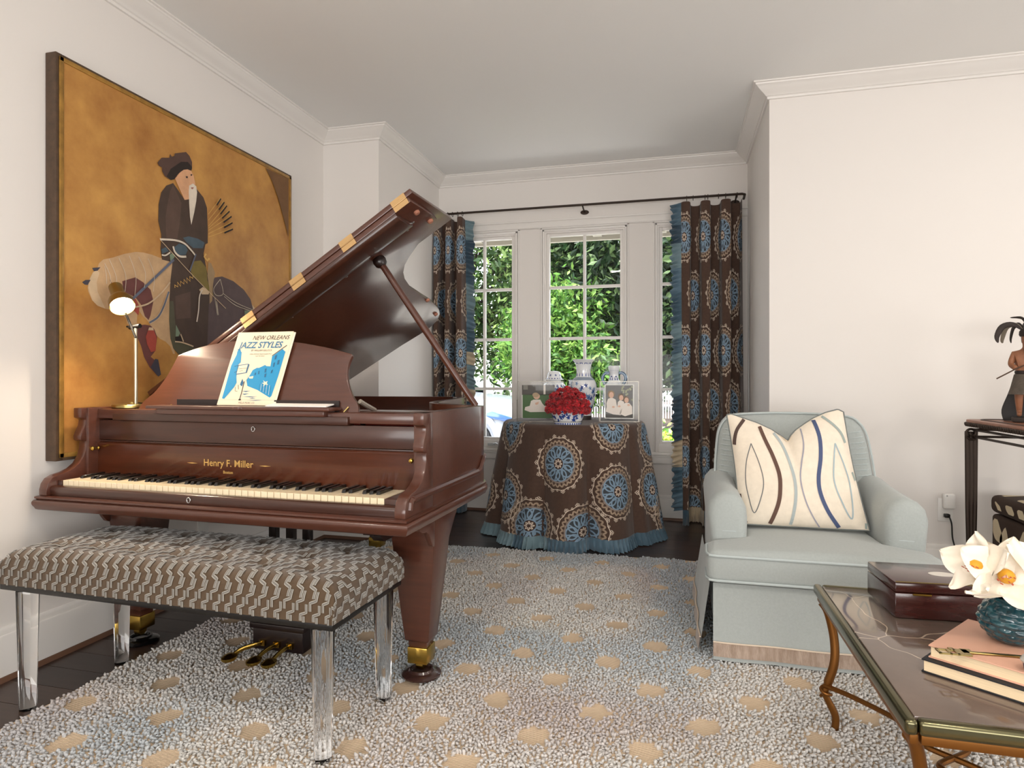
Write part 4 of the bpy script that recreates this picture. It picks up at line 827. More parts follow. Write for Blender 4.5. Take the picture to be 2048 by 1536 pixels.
for i in range(n):
    ph = -math.pi+2*math.pi*i/n; p = tS(ph*.56, DROP-.002); az = FD_+ph
    if left <= 0: seg = rw.choice([0, 1, 2, 6, 0, 3, 4]); left = rw.randint(14, 46)
    left -= 1
    for j in range(rows+1):
        f_ = j/rows; wv_ = .019*math.sin(i*1.25+.8*math.sin(i*.17))*f_+.014*f_
        v.append((p.x+math.cos(az)*wv_, min(p.y+math.sin(az)*wv_, WY-.125-TC.y), p.z+.004-f_*(p.z-.002))); cols.append(C(RUF[seg]))
nr_ = rows+1; g.add(v, [(i*nr_+j, i*nr_+j+1, ((i+1) % n)*nr_+j+1, ((i+1) % n)*nr_+j) for i in range(n) for j in range(rows)]); g.c = cols
g.obj('hem_ruffle', MATS['ruffle_silk'], tbl, smooth=60, fix=False)
G().lathe([(0, TZ-.03), (.47, TZ-.03), (.47, TZ-.004), (0, TZ-.004)], 40).obj('tabletop', WOODD, tbl)
# things on it
CH = mat('porcelain', '#eef0f2', .12, coat=.6); CBL = mat('cobalt', '#23418e', .15, coat=.6); CBP = mat('pale_cobalt', '#6c8fbd', .15, coat=.6)
def deco(g, prof_r, zc, n, w, hgt, kind, seed=0, mi=1, cx=0, cy=0, sx=1., sy=1.):
    """painted motifs laid on a lathe body: prof_r(z)->radius"""
    r = random.Random(seed); m_ = 1.35 if kind == 'scat' else 1.1; w *= m_; hgt *= m_
    n = int(n*(1.5 if kind == 'scat' else 1.1))
    for k in range(n):
        t0 = 2*math.pi*(k+.5*(seed % 2))/n
        def at(a, b):
            z = zc+b; rr = prof_r(z)+.0009; t = t0+a/max(rr, .01); return (cx+rr*sx*math.cos(t), cy+rr*sy*math.sin(t), z)
        if kind == 'leaf': pts = [(-w/2, -hgt/2), (-w/2, 0), (-w/4, hgt*.3), (0, hgt/2), (w/4, hgt*.3), (w/2, 0), (w/2, -hgt/2)]
        elif kind == 'dia': pts = [(-w/2, 0), (0, hgt/2), (w/2, 0), (0, -hgt/2)]
        elif kind == 'bar': pts = [(-w/2, -hgt/2), (-w/2, hgt/2), (w/2, hgt/2), (w/2, -hgt/2)]
        else:
            q = r.random()*6; pts = [(w/2*(.6+.4*math.cos(5*s+q))*math.cos(s), hgt/2*(.6+.4*math.cos(5*s+q))*math.sin(s)) for s in np.linspace(0, 6.283, 13)[:-1]]
            if kind == 'scat': dz = r.uniform(-1, 1)*hgt*.8; da = r.uniform(-1, 1)*w*.4; pts = [(a+da, b+dz) for a, b in pts]
        g.add([at(a, b) for a, b in pts], [tuple(range(len(pts)))], mi)
def prf(P):
    P = sorted([(z, r) for r, z in P]); zs = [p[0] for p in P]; rs = [p[1] for p in P]; return lambda z: float(np.interp(z, zs, rs))
def porcelain(name, label, cat, loc, prof, decos, extra=None, group=None):
    t = thing(name, label, cat, loc, group=group); pf = [tuple(p)[:2] for p in bez([(r, z, 0) for r, z in prof], 4)]
    pf = [(max(r, 0), z) for r, z in pf]; G().lathe(pf, 40).obj('body', CH, t, smooth=60)
    f = prf([p for p in pf]); g = G()
    for d in decos: deco(g, f, *d)
    g.obj('painted_decoration', [CH, CBL, CBP], t, smooth=0, fix=False)['kind'] = 'stuff'; return t
va = porcelain('baluster_vase', 'tall blue and white vase with flared neck behind the red flowers', 'vase', (-.640, 4.56, TZ+.001), [(0, 0), (.052, 0), (.056, .01), (.060, .05), (.080, .14), (.092, .22), (.090, .265), (.070, .295), (.056, .305), (.051, .33), (.052, .37), (.060, .405), (.078, .428), (.080, .432), (.074, .430), (.056, .40), (.046, .36), (.046, .31)],
    [(.418, 14, .016, .016, 'dia', 1), (.405, 10, .020, .020, 'leaf', 2, 1), (.340, 7, .030, .055, 'leaf', 1), (.333, 7, .020, .035, 'leaf', 2), (.21, 9, .030, .040, 'scat', 3), (.17, 11, .035, .045, 'scat', 4, 2), (.12, 10, .035, .04, 'scat', 5), (.24, 8, .028, .03, 'scat', 6, 2), (.08, 10, .03, .04, 'scat', 8, 2)])
G().lathe([(.079, .286), (.082, .284), (.0715, .296), (.058, .3055), (.0575, .303)], 40).obj('shoulder_band', mat('band_grey', '#8c99a8', .2, coat=.5), va)
G().lathe([(.053, .0), (.058, -.0005), (.0585, .028), (.0565, .03)], 40).obj('foot_band', mat('foot_brown', '#3a302c', .4), va)
gj = porcelain('ginger_jar', 'lidded blue and white ginger jar left of the red flowers', 'jar', (-.862, 4.60, TZ+.001), [(0, 0), (.055, 0), (.060, .02), (.080, .10), (.092, .18), (.090, .23), (.070, .262), (.052, .272), (.046, .285), (.040, .285)],
    [(.225, 14, .020, .022, 'dia', 1), (.243, 16, .014, .018, 'leaf', 2), (.18, 9, .035, .04, 'scat', 3), (.13, 10, .035, .045, 'scat', 4, 2), (.08, 9, .035, .04, 'scat', 5)])
ldp = [(0, .352), (.030, .350), (.044, .342), (.050, .325), (.052, .305), (.066, .292), (.072, .288), (.070, .284), (.050, .285), (0, .285)]
lo = G().lathe(ldp, 40).obj('lid', CH, gj, smooth=60); g = G(); deco(g, prf(ldp[1:7]), .320, 8, .022, .022, 'blot', 1); deco(g, prf(ldp[1:7]), .296, 18, .012, .008, 'dia', 2); g.obj('lid_decoration', [CH, CBL], lo, smooth=0, fix=False)
mf = porcelain('moon_flask', 'blue and white flask with looped handles behind the right photograph', 'vase', (-.430, 4.66, TZ+.001), [(0, 0), (.045, 0), (.050, .02), (.075, .10), (.082, .17), (.070, .235), (.044, .275), (.033, .300), (.032, .33), (.040, .362), (.042, .385), (.036, .388), (.028, .38)],
    [(.368, 12, .012, .028, 'bar', 1), (.30, 6, .022, .03, 'leaf', 2), (.20, 8, .035, .04, 'scat', 3), (.14, 9, .035, .05, 'scat', 4, 2), (.08, 8, .03, .04, 'scat', 5)])
for sx in (-1, 1):
    G().tube(bez([(sx*.034, 0, .335), (sx*.060, 0, .335), (sx*.080, 0, .315), (sx*.082, 0, .285), (sx*.066, 0, .255)], 5), .011, 10).obj('handle', mat('handle_blue', '#3f6585', .2, coat=.5), mf)
cb = porcelain('blue_jar', 'squat blue patterned jar between the ginger jar and tall vase', 'jar', (-.742, 4.765, TZ+.001), [(0, 0), (.05, 0), (.07, .06), (.075, .14), (.060, .215), (.040, .245), (.038, .275), (.044, .285), (.036, .285)], [(.20, 10, .03, .03, 'scat', 3), (.15, 10, .03, .04, 'scat', 4), (.25, 10, .015, .02, 'dia', 1), (.1, 9, .03, .04, 'scat', 7, 2)])
# bowl with red carnations
bw = thing('porcelain_bowl', 'blue and white footed oval bowl in front on the skirted table', 'bowl', (-.672, 4.06, TZ+.001))
bp = [(0, 0), (.088, 0), (.090, .012), (.086, .016), (.092, .022), (.104, .055), (.112, .078), (.115, .088), (.110, .088), (.10, .06), (.08, .03), (0, .028)]
G().lathe(bp, 48, sy=.8).obj('body', CH, bw, smooth=50); g = G(); bf = prf(bp[1:8])
for a in ((.062, 18, .026, .028, 'scat', 3), (.045, 18, .026, .026, 'scat', 4), (.070, 20, .016, .014, 'scat', 5), (.05, 9, .03, .03, 'blot', 7)): deco(g, bf, *a, sy=.8)
deco(g, bf, .006, 34, .009, .009, 'bar', 1, sy=.8)
g.obj('painted_decoration', [CH, CBL, CBP], bw, smooth=0, fix=False)['kind'] = 'stuff'
G().tube([(.0925*math.cos(t), .0925*.8*math.sin(t), .018) for t in np.linspace(0, 6.283, 41)[:-1]], .0016, 5, closed=True).obj('foot_line', BLACK, bw)
cn_ = thing('carnation_dome', 'dome of deep red carnations filling the blue and white bowl', 'flowers', (-.672, 4.06, TZ+.085))
RED = [mat('petal_%d' % i, c, .7, sheen=.3) for i, c in enumerate(('#b3101c', '#c91a28', '#8f0a14'))]
def carn(seed):
    r = random.Random(seed); g = G()
    for k in range(34):
        t = r.uniform(0, 6.283); e = math.acos(r.uniform(.0, 1)); d = Vector((math.sin(e)*math.cos(t), math.sin(e)*math.sin(t), math.cos(e)*.85)); s1 = d.cross(Vector((0, 0, 1)) if abs(d.z) < .9 else Vector((1, 0, 0))).normalized(); s2 = d.cross(s1)
        L0 = r.uniform(.018, .028); w = r.uniform(.008, .012); q = r.uniform(0, 3.14); a = s1*math.cos(q)+s2*math.sin(q); b = d
        pts = [a*-.003+b*.004, a*-w*.8+b*L0*.75, a*-w*.45+b*L0*1.02, b*L0*.90, a*w*.4+b*L0*1.06, a*w*.85+b*L0*.8, a*.003+b*.004]
        off = d.cross(a)*.003; pts = [p+off*(1 if i in (2, 4) else -1) for i, p in enumerate(pts)]
        g.add(pts, [tuple(range(7))], r.randrange(3))
    return g.obj('carnation', RED, cn_, smooth=0, fix=False)
cp = [carn(s) for s in range(4)]; spots = []
for ring_, (el_, m_) in enumerate(((90, 1), (66, 6), (42, 11), (18, 15), (-4, 17))):
    for k in range(m_): spots.append((el_, 2*math.pi*(k+.5*(ring_ % 2))/m_))
for i, (el_, az) in enumerate(spots):
    e = R(el_); p = Vector((.128*math.cos(e)*math.cos(az), .096*math.cos(e)*math.sin(az), .125*max(math.sin(e), -.05)+.014))
    o = cp[i] if i < 4 else dup(cp[i % 4], cn_)
    d = Vector((math.cos(e)*math.cos(az), math.cos(e)*math.sin(az), math.sin(e)+.15)).normalized()
    o.location = p; o.rotation_euler = (Matrix.Rotation(i*1.7, 3, 'Z').to_4x4() and (d.to_track_quat('Z', 'Y').to_matrix() @ Matrix.Rotation(i*1.7, 3, 'Z')).to_euler()); o.scale = (1.15,)*3
G().lathe([(0, .0), (.09, 0), (.115, .01), (.115, .03), (.09, .075), (.05, .10), (0, .11)], 24, sy=.8).obj('foliage_core', RED[2], cn_)
# photographs in glass frames
def photo(name, label, loc, rz, w, h, mat_w, pw_, ph_, px_off, pic_fn):
    t = thing(name, label, 'photo frame', loc, rz, 'photographs in glass frames')
    gm = mat('frame_silver', '#9a958c', .35, .8)
    g = G(); 
    for a in ((-w/2, -w/2+.004, 0, h), (w/2-.004, w/2, 0, h), (-w/2, w/2, h-.004, h), (-w/2, w/2, 0, .004)): g.box(a[0], a[1], -.003, .003, a[2], a[3])
    g.obj('metal_edge', gm, t)
    G().add([(-w/2, 0, 0), (w/2, 0, 0), (w/2, 0, h), (-w/2, 0, h)], [(0, 1, 2, 3)]).obj('glass', GLASS, t, smooth=0, fix=False)
    for sx in (-1, 1): G().tube([(sx*(w/2+.004), 0, -.0), (sx*(w/2+.004), .0, h*.52)], .002, 6).lathe([(0, -.004), (.004, 0), (0, .004)], 8, c=(sx*(w/2+.004), 0, h*.53)).obj('stand_pin', gm, t)
    b = G(); z0 = (h-ph_)/2+.0
    b.add([(px_off-pw_/2, .001, z0), (px_off+pw_/2, .001, z0), (px_off+pw_/2, .001, z0+ph_), (px_off-pw_/2, .001, z0+ph_)], [(0, 1, 2, 3)], 0)
    def P(l, mi, lay=1): b.add([(px_off-pw_/2+a*pw_, .001-.0004*lay, z0+c_*ph_) for a, c_ in l], [tuple(range(len(l)))], mi)
    ms = pic_fn(P); b.obj('print', ms, t, smooth=0, fix=False)
    return t
def ell(cx, cy, rx, ry, n=18): return [(cx+rx*math.cos(2*math.pi*k/n), cy+ry*math.sin(2*math.pi*k/n)) for k in range(n)]
PM = lambda n, c: mat('photo_'+n, c, .4)
def pic1(P):
    P([(.02, 0), (.98, 0), (.98, .72), (.02, .72)], 1); P([(0, .70), (1, .70), (1, 1), (0, 1)], 2); P([(.66, .72), (.72, .72), (.72, 1), (.66, 1)], 3, 2)
    P([(.04, .86), (.18, .86), (.18, 1), (.04, 1)], 4, 2)
    P([(.08, .24), (.10, .33), (.24, .37), (.28, .52), (.36, .56), (.56, .56), (.62, .45), (.68, .38), (.84, .34), (.88, .24), (.70, .19), (.25, .18)], 3, 3)
    P(ell(.45, .66, .10, .09), 5, 4); P(ell(.42, .70, .10, .07), 6, 5); P([(.40, .46), (.52, .50), (.50, .42), (.42, .40)], 5, 5)
    return [PM('border', '#f2efea'), PM('lawn', '#4f6e43'), PM('house', '#5a5450'), PM('dress', '#e9e0d6'), PM('siding', '#8a857e'), PM('skin', '#dcb39a'), PM('hair', '#b79f80')]
def pic2(P):
    P([(.03, .02), (.97, .02), (.97, .98), (.03, .98)], 1)
    for i in range(16):
        r = random.Random(i); P(ell(.7+r.uniform(-.15, .25), .75+r.uniform(-.2, .2), .035, .03, 7), 2, 2)
    for hx, hy, hr, hc in ((.22, .70, .095, 5), (.56, .62, .085, 6), (.74, .55, .085, 6)):
        P(ell(hx, hy+.015, hr*1.25, hr*1.15), hc, 3); P(ell(hx+.01, hy-.01, hr*.85, hr*.95), 4, 4)
    P([(.08, .20), (.06, .45), (.12, .58), (.24, .62), (.38, .56), (.42, .38), (.46, .22)], 3, 3); P([(.42, .22), (.45, .48), (.52, .54), (.66, .50), (.72, .22)], 3, 5)
    P([(.50, .14), (.62, .40), (.70, .46), (.84, .46), (.94, .36), (.95, .14), (.70, .07)], 3, 6); P([(.04, .20), (.30, .12), (.55, .10), (.60, .28), (.30, .32), (.06, .32)], 3, 6)
    for q in ((.30, .34), (.50, .36), (.82, .40)): P(ell(q[0], q[1], .05, .03, 8), 4, 7)
    return [PM('border', '#f2efea'), PM('dusk', '#3d3631'), PM('leaf', '#8b8a63'), PM('dress', '#e9e0d6'), PM('skin', '#dcb39a'), PM('hair2', '#8d6f4c'), PM('hair3', '#6d543d')]
photo('photo_frame', 'glass framed photograph of a baby in a white dress on grass', (-.885, 4.215, TZ+.001), R(4), .315, .277, 0, .225, .225, -.015, pic1)
photo('photo_frame', 'glass framed photograph of three children in white dresses', (-.368, 4.36, TZ+.001), R(4), .262, .277, 0, .196, .232, 0, pic2)
# ------------------------------------------------------------------ armchair
UPH = mat('chair_linen', '#a4aaa8', .85, var=.05, vscale=120, bump=.12, bscale=400, sheen=.25)
chair = thing('upholstered_armchair', 'pale blue grey skirted armchair with rolled arms', 'armchair', (.532, 2.50, .015))
# local: x right, y back
def cushionmesh(poly, z0, z1, crown, name, parent, bev=.035, m=UPH):
    bm = bmesh.new(); vs_ = [bm.verts.new((a, b, z0)) for a, b in poly]; f = bm.faces.new(vs_); r = bmesh.ops.extrude_face_region(bm, geom=[f])
    for e in r['geom']:
        if isinstance(e, bmesh.types.BMVert): e.co.z = z1
    bmesh.ops.recalc_face_normals(bm, faces=bm.faces)
    bmesh.ops.bevel(bm, geom=[e for e in bm.edges if abs(e.verts[0].co.z-e.verts[1].co.z) < 1e-6], offset=bev, segments=5, profile=.5, affect='EDGES', clamp_overlap=True)
    bmesh.ops.triangulate(bm, faces=[f for f in bm.faces if len(f.verts) > 4]); bmesh.ops.subdivide_edges(bm, edges=[e for e in bm.edges if e.calc_length() > .08], cuts=3, use_grid_fill=True)
    for v in bm.verts:
        if v.co.z > (z0+z1)/2: v.co.z += crown*max(0, 1-(v.co.x/.42)**2)*max(0, 1-((v.co.y-.25)/.40)**2)
    me = bpy.data.meshes.new(name); bm.to_mesh(me); bm.free(); me.materials.append(m); me.shade_smooth(); o = bpy.data.objects.new(name, me); COL.objects.link(o); o.parent = parent; return o
tp = [(-.415, .035), (-.405, .008), (-.38, 0), (.38, 0), (.400, .008), (.408, .035), (.405, .16), (.385, .195), (.30, .215), (.262, .235), (.255, .30), (.255, .62), (-.255, .62), (-.255, .30), (-.262, .235), (-.30, .215), (-.39, .195), (-.412, .16)]
sc = cushionmesh(tp, .292, .415, .022, 'seat_cushion', chair)
PIP = mat('piping_linen', '#b4bdbd', .8)
ins = lambda d: [(x*(1-d*2.2), y+(d if y < .1 else 0)) for x, y in tp[:7]]
tpl = tp[17:]+tp[:9]
for z in (.400, .307):
    pts = [(-.30, .213, z)]+[(x, y, z) for x, y in [tp[15], tp[16], tp[17]]+tp[:9]]
    G().tube([(x*1.0, y-.002, zz) for x, y, zz in pts[1:]], .0052, 8).obj('piping', PIP, sc)
# arms
def arm(sx):
    sec = [(.250, .26), (.250, .42), (.248, .50), (.252, .545), (.268, .578), (.295, .600), (.330, .606), (.365, .594), (.392, .565), (.402, .525), (.398, .480), (.392, .42), (.392, .26)]
    g = G(); n = len(sec); rings = []
    for y, s_, dz in ((.200, .55, -.012), (.204, .78, -.006), (.214, .92, -.002), (.232, 1, 0), (.30, 1, .0), (.42, 1, .008), (.55, .98, .022), (.66, .96, .045), (.78, .94, .05)):
        rings.append([(sx*(.325+(x-.325)*s_), y, .26+(z-.26)*(1 if s_ > .93 else .5+.5*s_)*(1+dz*1.5)) for x, z in sec])
    v = [p for r_ in rings for p in r_]
    g.add(v, [(i*n+j, i*n+j+1, (i+1)*n+j+1, (i+1)*n+j) for i in range(len(rings)-1) for j in range(n-1)]+[tuple(range(n)), tuple((len(rings)-1)*n+j for j in range(n))])
    a = g.obj('arm', UPH, chair, smooth=70)
    for k in range(4):
        z = .40+k*.047; y = .198+.004*k
        G().tube([(sx*.262, y+.004, z), (sx*.30, y-.001, z+.004), (sx*.345, y, z+.003), (sx*.385, y+.012, z-.003)], [.0012, .0024, .0024, .0012], 6).obj('gather_fold', PIP, a)
    return a
arm(-1); arm(1)
# back
def bk3(a, b, t): return (a, .60+.30*(b-.36)+t, b)
bo = []
for x, z in ((-.30, .36), (-.31, .50), (-.335, .56), (-.345, .62), (-.335, .75), (-.322, .82), (-.295, .865), (-.25, .890), (-.12, .900), (.0, .902), (.12, .900), (.25, .890), (.295, .865), (.322, .82), (.335, .75), (.345, .62), (.335, .56), (.31, .50), (.30, .36)): bo.append((x, z))
bo2 = [tuple(p)[:2] for p in bez([(x, z, 0) for x, z in bo], 3)]
bko = G().prism(bo2, bk3, 0, .17).obj('back', UPH, chair, bevel=.045, seg=5, smooth=70)
G().tube([bk3(x*1.005, z+.0, .016) for x, z in bo2[6:-6]], .005, 8).obj('piping', PIP, bko)
rw = random.Random(2)
for sx in (-1, 1):
    for k in range(11):
        z = .585+k*.024; x0 = np.interp(z, [.5, .56, .62, .75, .82, .87], [.31, .335, .345, .335, .322, .29]); l = rw.uniform(.045, .085)
        G().tube([bk3(sx*(x0-.012), z, .012), bk3(sx*(x0-.03), z-.004, -.0015), bk3(sx*(x0-.03-l), z-.012, -.0005)], [.0010, .0030, .0006], 6).obj('gather_fold', PIP, bko)
rbox('body_frame', UPH, chair, -.385, .385, .04, .80, .10, .30, .02)
# skirt with kick pleats and a fringe band
SK = []
def skirt(P, name, n=24, flare=.012):
    g = G()
    def f(u, v):
        i = min(int(u*(len(P)-1)), len(P)-2); q = u*(len(P)-1)-i; p = Vector(P[i]).lerp(Vector(P[i+1]), q); d = Vector(P[i+1])-Vector(P[i]); nn = Vector((d.y, -d.x)).normalized() if d.length else Vector((0, -1))
        w = flare*v+.004*math.sin(u*17)*v; return (p.x+nn.x*w, p.y+nn.y*w, .292-.287*v)
    g.grid(f, np.linspace(0, 1, n), np.linspace(0, 1, 8)); s_ = g.obj(name, UPH, chair, smooth=70)
    h = G()
    h.grid(lambda u, v: tuple(Vector(f(u, .77+.18*v))+Vector((0, 0, 0))+Vector(((Vector(P[-1])-Vector(P[0])).y, -(Vector(P[-1])-Vector(P[0])).x, 0)).normalized()*.004), np.linspace(0, 1, n), np.linspace(0, 1, 3)); FR = mat('fringe_trim', '#b9a596', .9, col2='#95806f', vscale=70, stretch=(1, 1, .25), var=.1, bump=.9, bscale=260, sheen=.4)
    h.obj('fringe_band', FR, s_)
    e_ = [Vector(f(u, .765))+Vector(((Vector(P[-1])-Vector(P[0])).y, -(Vector(P[-1])-Vector(P[0])).x, 0)).normalized()*.005 for u in np.linspace(0, 1, n)]
    G().tube(e_, .003, 6).obj('fringe_cord', mat('cord_cream', '#d8c6b2', .8), s_)
skirt([(-.392, .022), (.392, .022)], 'skirt_front', 40)
skirt([(-.40, .80), (-.40, .40), (-.402, .045)], 'skirt_side', 30, .045); skirt([(.40, .045), (.40, .8)], 'skirt_side', 20, .02)
# pillow
pil = thing('throw_pillow', 'ivory throw pillow with wavy brown and blue stripes', 'pillow', (.507, 2.86, .462))
IVY = mat('pillow_linen', '#e6dac8', .8, var=.05, vscale=40, bump=.1, bscale=400, sheen=.2)
topx = [190, 240, 390, 530, 690, 800, 860, 900, 960, 1060, 1160, 1300, 1440, 1490]; topy = [165, 150, 205, 255, 335, 415, 470, 400, 335, 260, 190, 120, 78, 110]
def pfl(x, y, d=0.): # crop px -> pillow local plane (x, z along lean)
    k = .000375
    return ((x-930)*k, (1430-y)*k)
def pS(u, v, side=1):
    xl, xr = 285+(190-285)*v, 1625+(1495-1625)*v
    x = xl+(xr-xl)*u; yt = float(np.interp(190+(1495-190)*u, topx, topy)); 
    # a tuck at the middle of the top edge
    y = 1430+(yt-1430)*v; x -= 26*math.sin(math.pi*v)*math.copysign(1, .5-u)*-abs(2*u-1)**3*1.0
    a, b = pfl(x, y); bul = .085*max(0, (1-abs(2*u-1)**2.6))**.7*max(0, (1-abs(2*v-1)**2.6))**.7
    crease = .016*math.exp(-((u-.5)/.05)**2)*max(0, v-.55)/.45
    return Vector((a, .42*b-side*(bul-crease)*.93, b*.955-side*bul*.12*0+.0))
for side, nm in ((1, 'front_cover'), (-1, 'back_cover')):
    G().grid(lambda u, v: pS(u, v, side), np.linspace(0, 1, 61), np.linspace(0, 1, 41)).obj(nm, IVY, pil, smooth=80)
edge = [pS(u, 0, 0) for u in np.linspace(0, 1, 30)]+[pS(1, v, 0) for v in np.linspace(0, 1, 20)][1:]+[pS(u, 1, 0) for u in np.linspace(1, 0, 60)][1:]+[pS(0, v, 0) for v in np.linspace(1, 0, 20)][1:-1]
G().tube(edge, .0032, 8, closed=True).obj('piping', mat('pillow_piping', '#6f7472', .7), pil)
def puv(x, y):
    v = (1430-y)/1200
    for _ in range(6):
        xl, xr = 285+(190-285)*v, 1625+(1495-1625)*v; u = (x-xl)/(xr-xl); yt = float(np.interp(190+1305*min(max(u, 0), 1), topx, topy)); v = (1430-y)/(1430-yt)
    return u, v
def pmap(x, y):
    u, v = puv(x, y)
    if u < .004 or u > .996 or v < .004 or v > .996: return None
    p = pS(u, v); return (p.x, p.y-.0016, p.z+.0004)
STR = [('pl_brown', '#5f463c', 42, [(545,268),(590,430),(660,620),(715,820),(718,980),(690,1160),(600,1425)]), ('pl_dark', '#52403a', 38, [(385,215),(290,340),(250,470),(240,600)]), ('pl_dark', '#52403a', 28, [(285,1090),(310,1250),(365,1425)]), ('pl_grey', '#a9b2b2', 32, [(690,345),(780,500),(840,700),(875,900),(870,1100),(815,1425)]), ('pl_lilac', '#9b9aa6', 14, [(1005,300),(1005,500),(960,700),(935,880),(970,1100),(1040,1280),(1125,1425)]), ('pl_navy', '#4a5679', 42, [(1150,195),(1185,400),(1170,620),(1125,850),(1130,1020),(1200,1220),(1325,1425)]), ('pl_sage', '#9aa5a0', 30, [(1240,155),(1360,260),(1440,360),(1478,470)]), ('pl_line', '#6d6f70', 10, [(435,495),(370,700),(350,920),(380,1110),(440,1285),(510,1110),(545,920),(510,720),(435,495)]), ('pl_mist', '#a3b4ba', 16, [(1350,470),(1310,680),(1290,880),(1340,1080),(1450,1300),(1470,950),(1430,720),(1350,470)]), ('pl_sage', '#9aa5a0', 26, [(1525,800),(1580,1020),(1600,1250),(1590,1425)])]
g = G(); sm = []; si = {}
for nm, c, w, pts in STR:
    if nm not in si: si[nm] = len(sm); sm.append(mat(nm, c, .8))
    ribbon(g, [tuple(p)[:2] for p in bez([(a, b, 0) for a, b in pts], 8)], w, pmap, si[nm])
g.obj('printed_stripes', sm, pil, smooth=0, fix=False)
# ------------------------------------------------------------------ coffee table
ct = thing('coffee_table', 'brown marble coffee table in a brass frame with bronze legs', 'table', (.66, 1.77, .012))
MB_ = mat('brown_marble', '#6a5b52', .07, var=.16, vscale=5, coat=.5, spec=.6)
t = MB_.node_tree; vo_ = t.nodes.new('ShaderNodeTexVoronoi'); vo_.feature = 'DISTANCE_TO_EDGE'; vo_.inputs['Scale'].default_value = 3.6; tc_ = t.nodes.new('ShaderNodeTexCoord'); nz = t.nodes.new('ShaderNodeTexNoise'); nz.inputs['Scale'].default_value = 5; mxv = t.nodes.new('ShaderNodeMix'); mxv.data_type = 'VECTOR'; mxv.inputs[0].default_value = .13
t.links.new(tc_.outputs['Object'], nz.inputs['Vector']); t.links.new(tc_.outputs['Object'], mxv.inputs[4]); t.links.new(nz.outputs['Color'], mxv.inputs[5]); t.links.new(mxv.outputs[1], vo_.inputs['Vector'])
cr = t.nodes.new('ShaderNodeValToRGB'); cr.color_ramp.elements[0].color = (1, 1, 1, 1); cr.color_ramp.elements[1].color = (0, 0, 0, 1); cr.color_ramp.elements[0].position = .002; cr.color_ramp.elements[1].position = .006; t.links.new(vo_.outputs['Distance'], cr.inputs[0])
mx2 = t.nodes.new('ShaderNodeMix'); mx2.data_type = 'RGBA'; bs = t.nodes['Principled BSDF']; old = bs.inputs['Base Color'].links[0].from_socket; t.links.new(cr.outputs[0], mx2.inputs[0]); t.links.new(old, mx2.inputs[6]); mx2.inputs[7].default_value = C('#cdbba6'); t.links.new(mx2.outputs[2], bs.inputs['Base Color'])
X0, X1, YA, YB, CT = -.235, .245, -.415, .42, .418
G().box(X0+.022, X1-.022, YA+.022, YB-.022, CT-.024, CT).obj('marble_top', MB_, ct, bevel=.002)
FB = mat('frame_brass', '#66624a', .22, 1.); BZ = mat('bronze', '#7a4e20', .38, .75)
for a in ((X0, X0+.024, YA, YB), (X1-.024, X1, YA, YB), (X0+.024, X1-.024, YA, YA+.024), (X0+.024, X1-.024, YB-.024, YB)):
    G().box(a[0], a[1], a[2], a[3], CT-.030, CT+.001).obj('frame_rail', FB, ct, bevel=.009, seg=4)
for a in ((X0+.010, X0+.026, YA+.01, YB-.01), (X1-.026, X1-.010, YA+.01, YB-.01), (X0+.03, X1-.03, YA+.010, YA+.026), (X0+.03, X1-.03, YB-.026, YB-.010)):
    G().box(a[0], a[1], a[2], a[3], CT-.050, CT-.029).obj('lower_rail', BZ, ct, bevel=.003)
for lx, ly in ((-1, 1), (-1, -1), (1, 1), (1, -1)):
    bx, by = (X0 if lx < 0 else X1)-lx*.018, (YB if ly > 0 else YA)-ly*.07
    pts = [(bx-lx*.000, by+ly*.03, CT-.045), (bx-lx*.016, by+ly*.022, .345), (bx-lx*.030, by+ly*.01, .27), (bx-lx*.028, by, .20), (bx-lx*.008, by, .13), (bx-lx*.002, by, .105), (bx-lx*.018, by, .07), (bx-lx*.032, by, .035), (bx-lx*.030, by, 0)]
    lg = G().tube(bez(pts, 6), [.013]*24+[.010]*12+[.011]*13, 12).obj('leg', BZ, ct)
    G().tube([(bx-lx*.005+.015*math.cos(t), by+.015*math.sin(t), .128-.012*t/3) for t in np.linspace(0, 9, 24)], .0045, 8).obj('wrapped_knot', BZ, lg)
    G().tube(bez([(bx, by, .128), (bx-lx*.06, by-ly*.07, .135), (bx-lx*.145, by-ly*.19, .14), (bx-lx*.175, by-ly*.27, .14), (lx*.045, ly*.04, .14), (0, 0, .14)], 6), .0075, 8).obj('stretcher', BZ, ct)
# box
bx = thing('wooden_box', 'dark mahogany lidded box with inlaid oval on the marble table', 'box', (.70, 2.035, CT+.0135), R(4))
MH = mat('box_mahogany', '#3a1916', .22, var=.25, vscale=6, stretch=(2, 10, 10), coat=.6)
rbox('body', MH, bx, -.128, .15, -.10, .105, 0, .068, .003)
bl = rbox('lid', MH, bx, -.128, .15, -.10, .105, .0695, .096, .004)
G().lathe([(0, 0), (.034, 0), (.034, .0012), (0, .0012)], 32, c=(.03, .0, .096), sy=.6).obj('oval_inlay', mat('bone_inlay', '#d9d2c8', .3), bl)
G().tube([(-.085, -.103, .066), (-.040, -.103, .066)], .003, 8).obj('lid_handle', BRASS, bl)
G().tube([(-.126, -.098, .0975), (.148, -.098, .0975)], .0015, 6).obj('edge_line', OLDBRASS, bl)
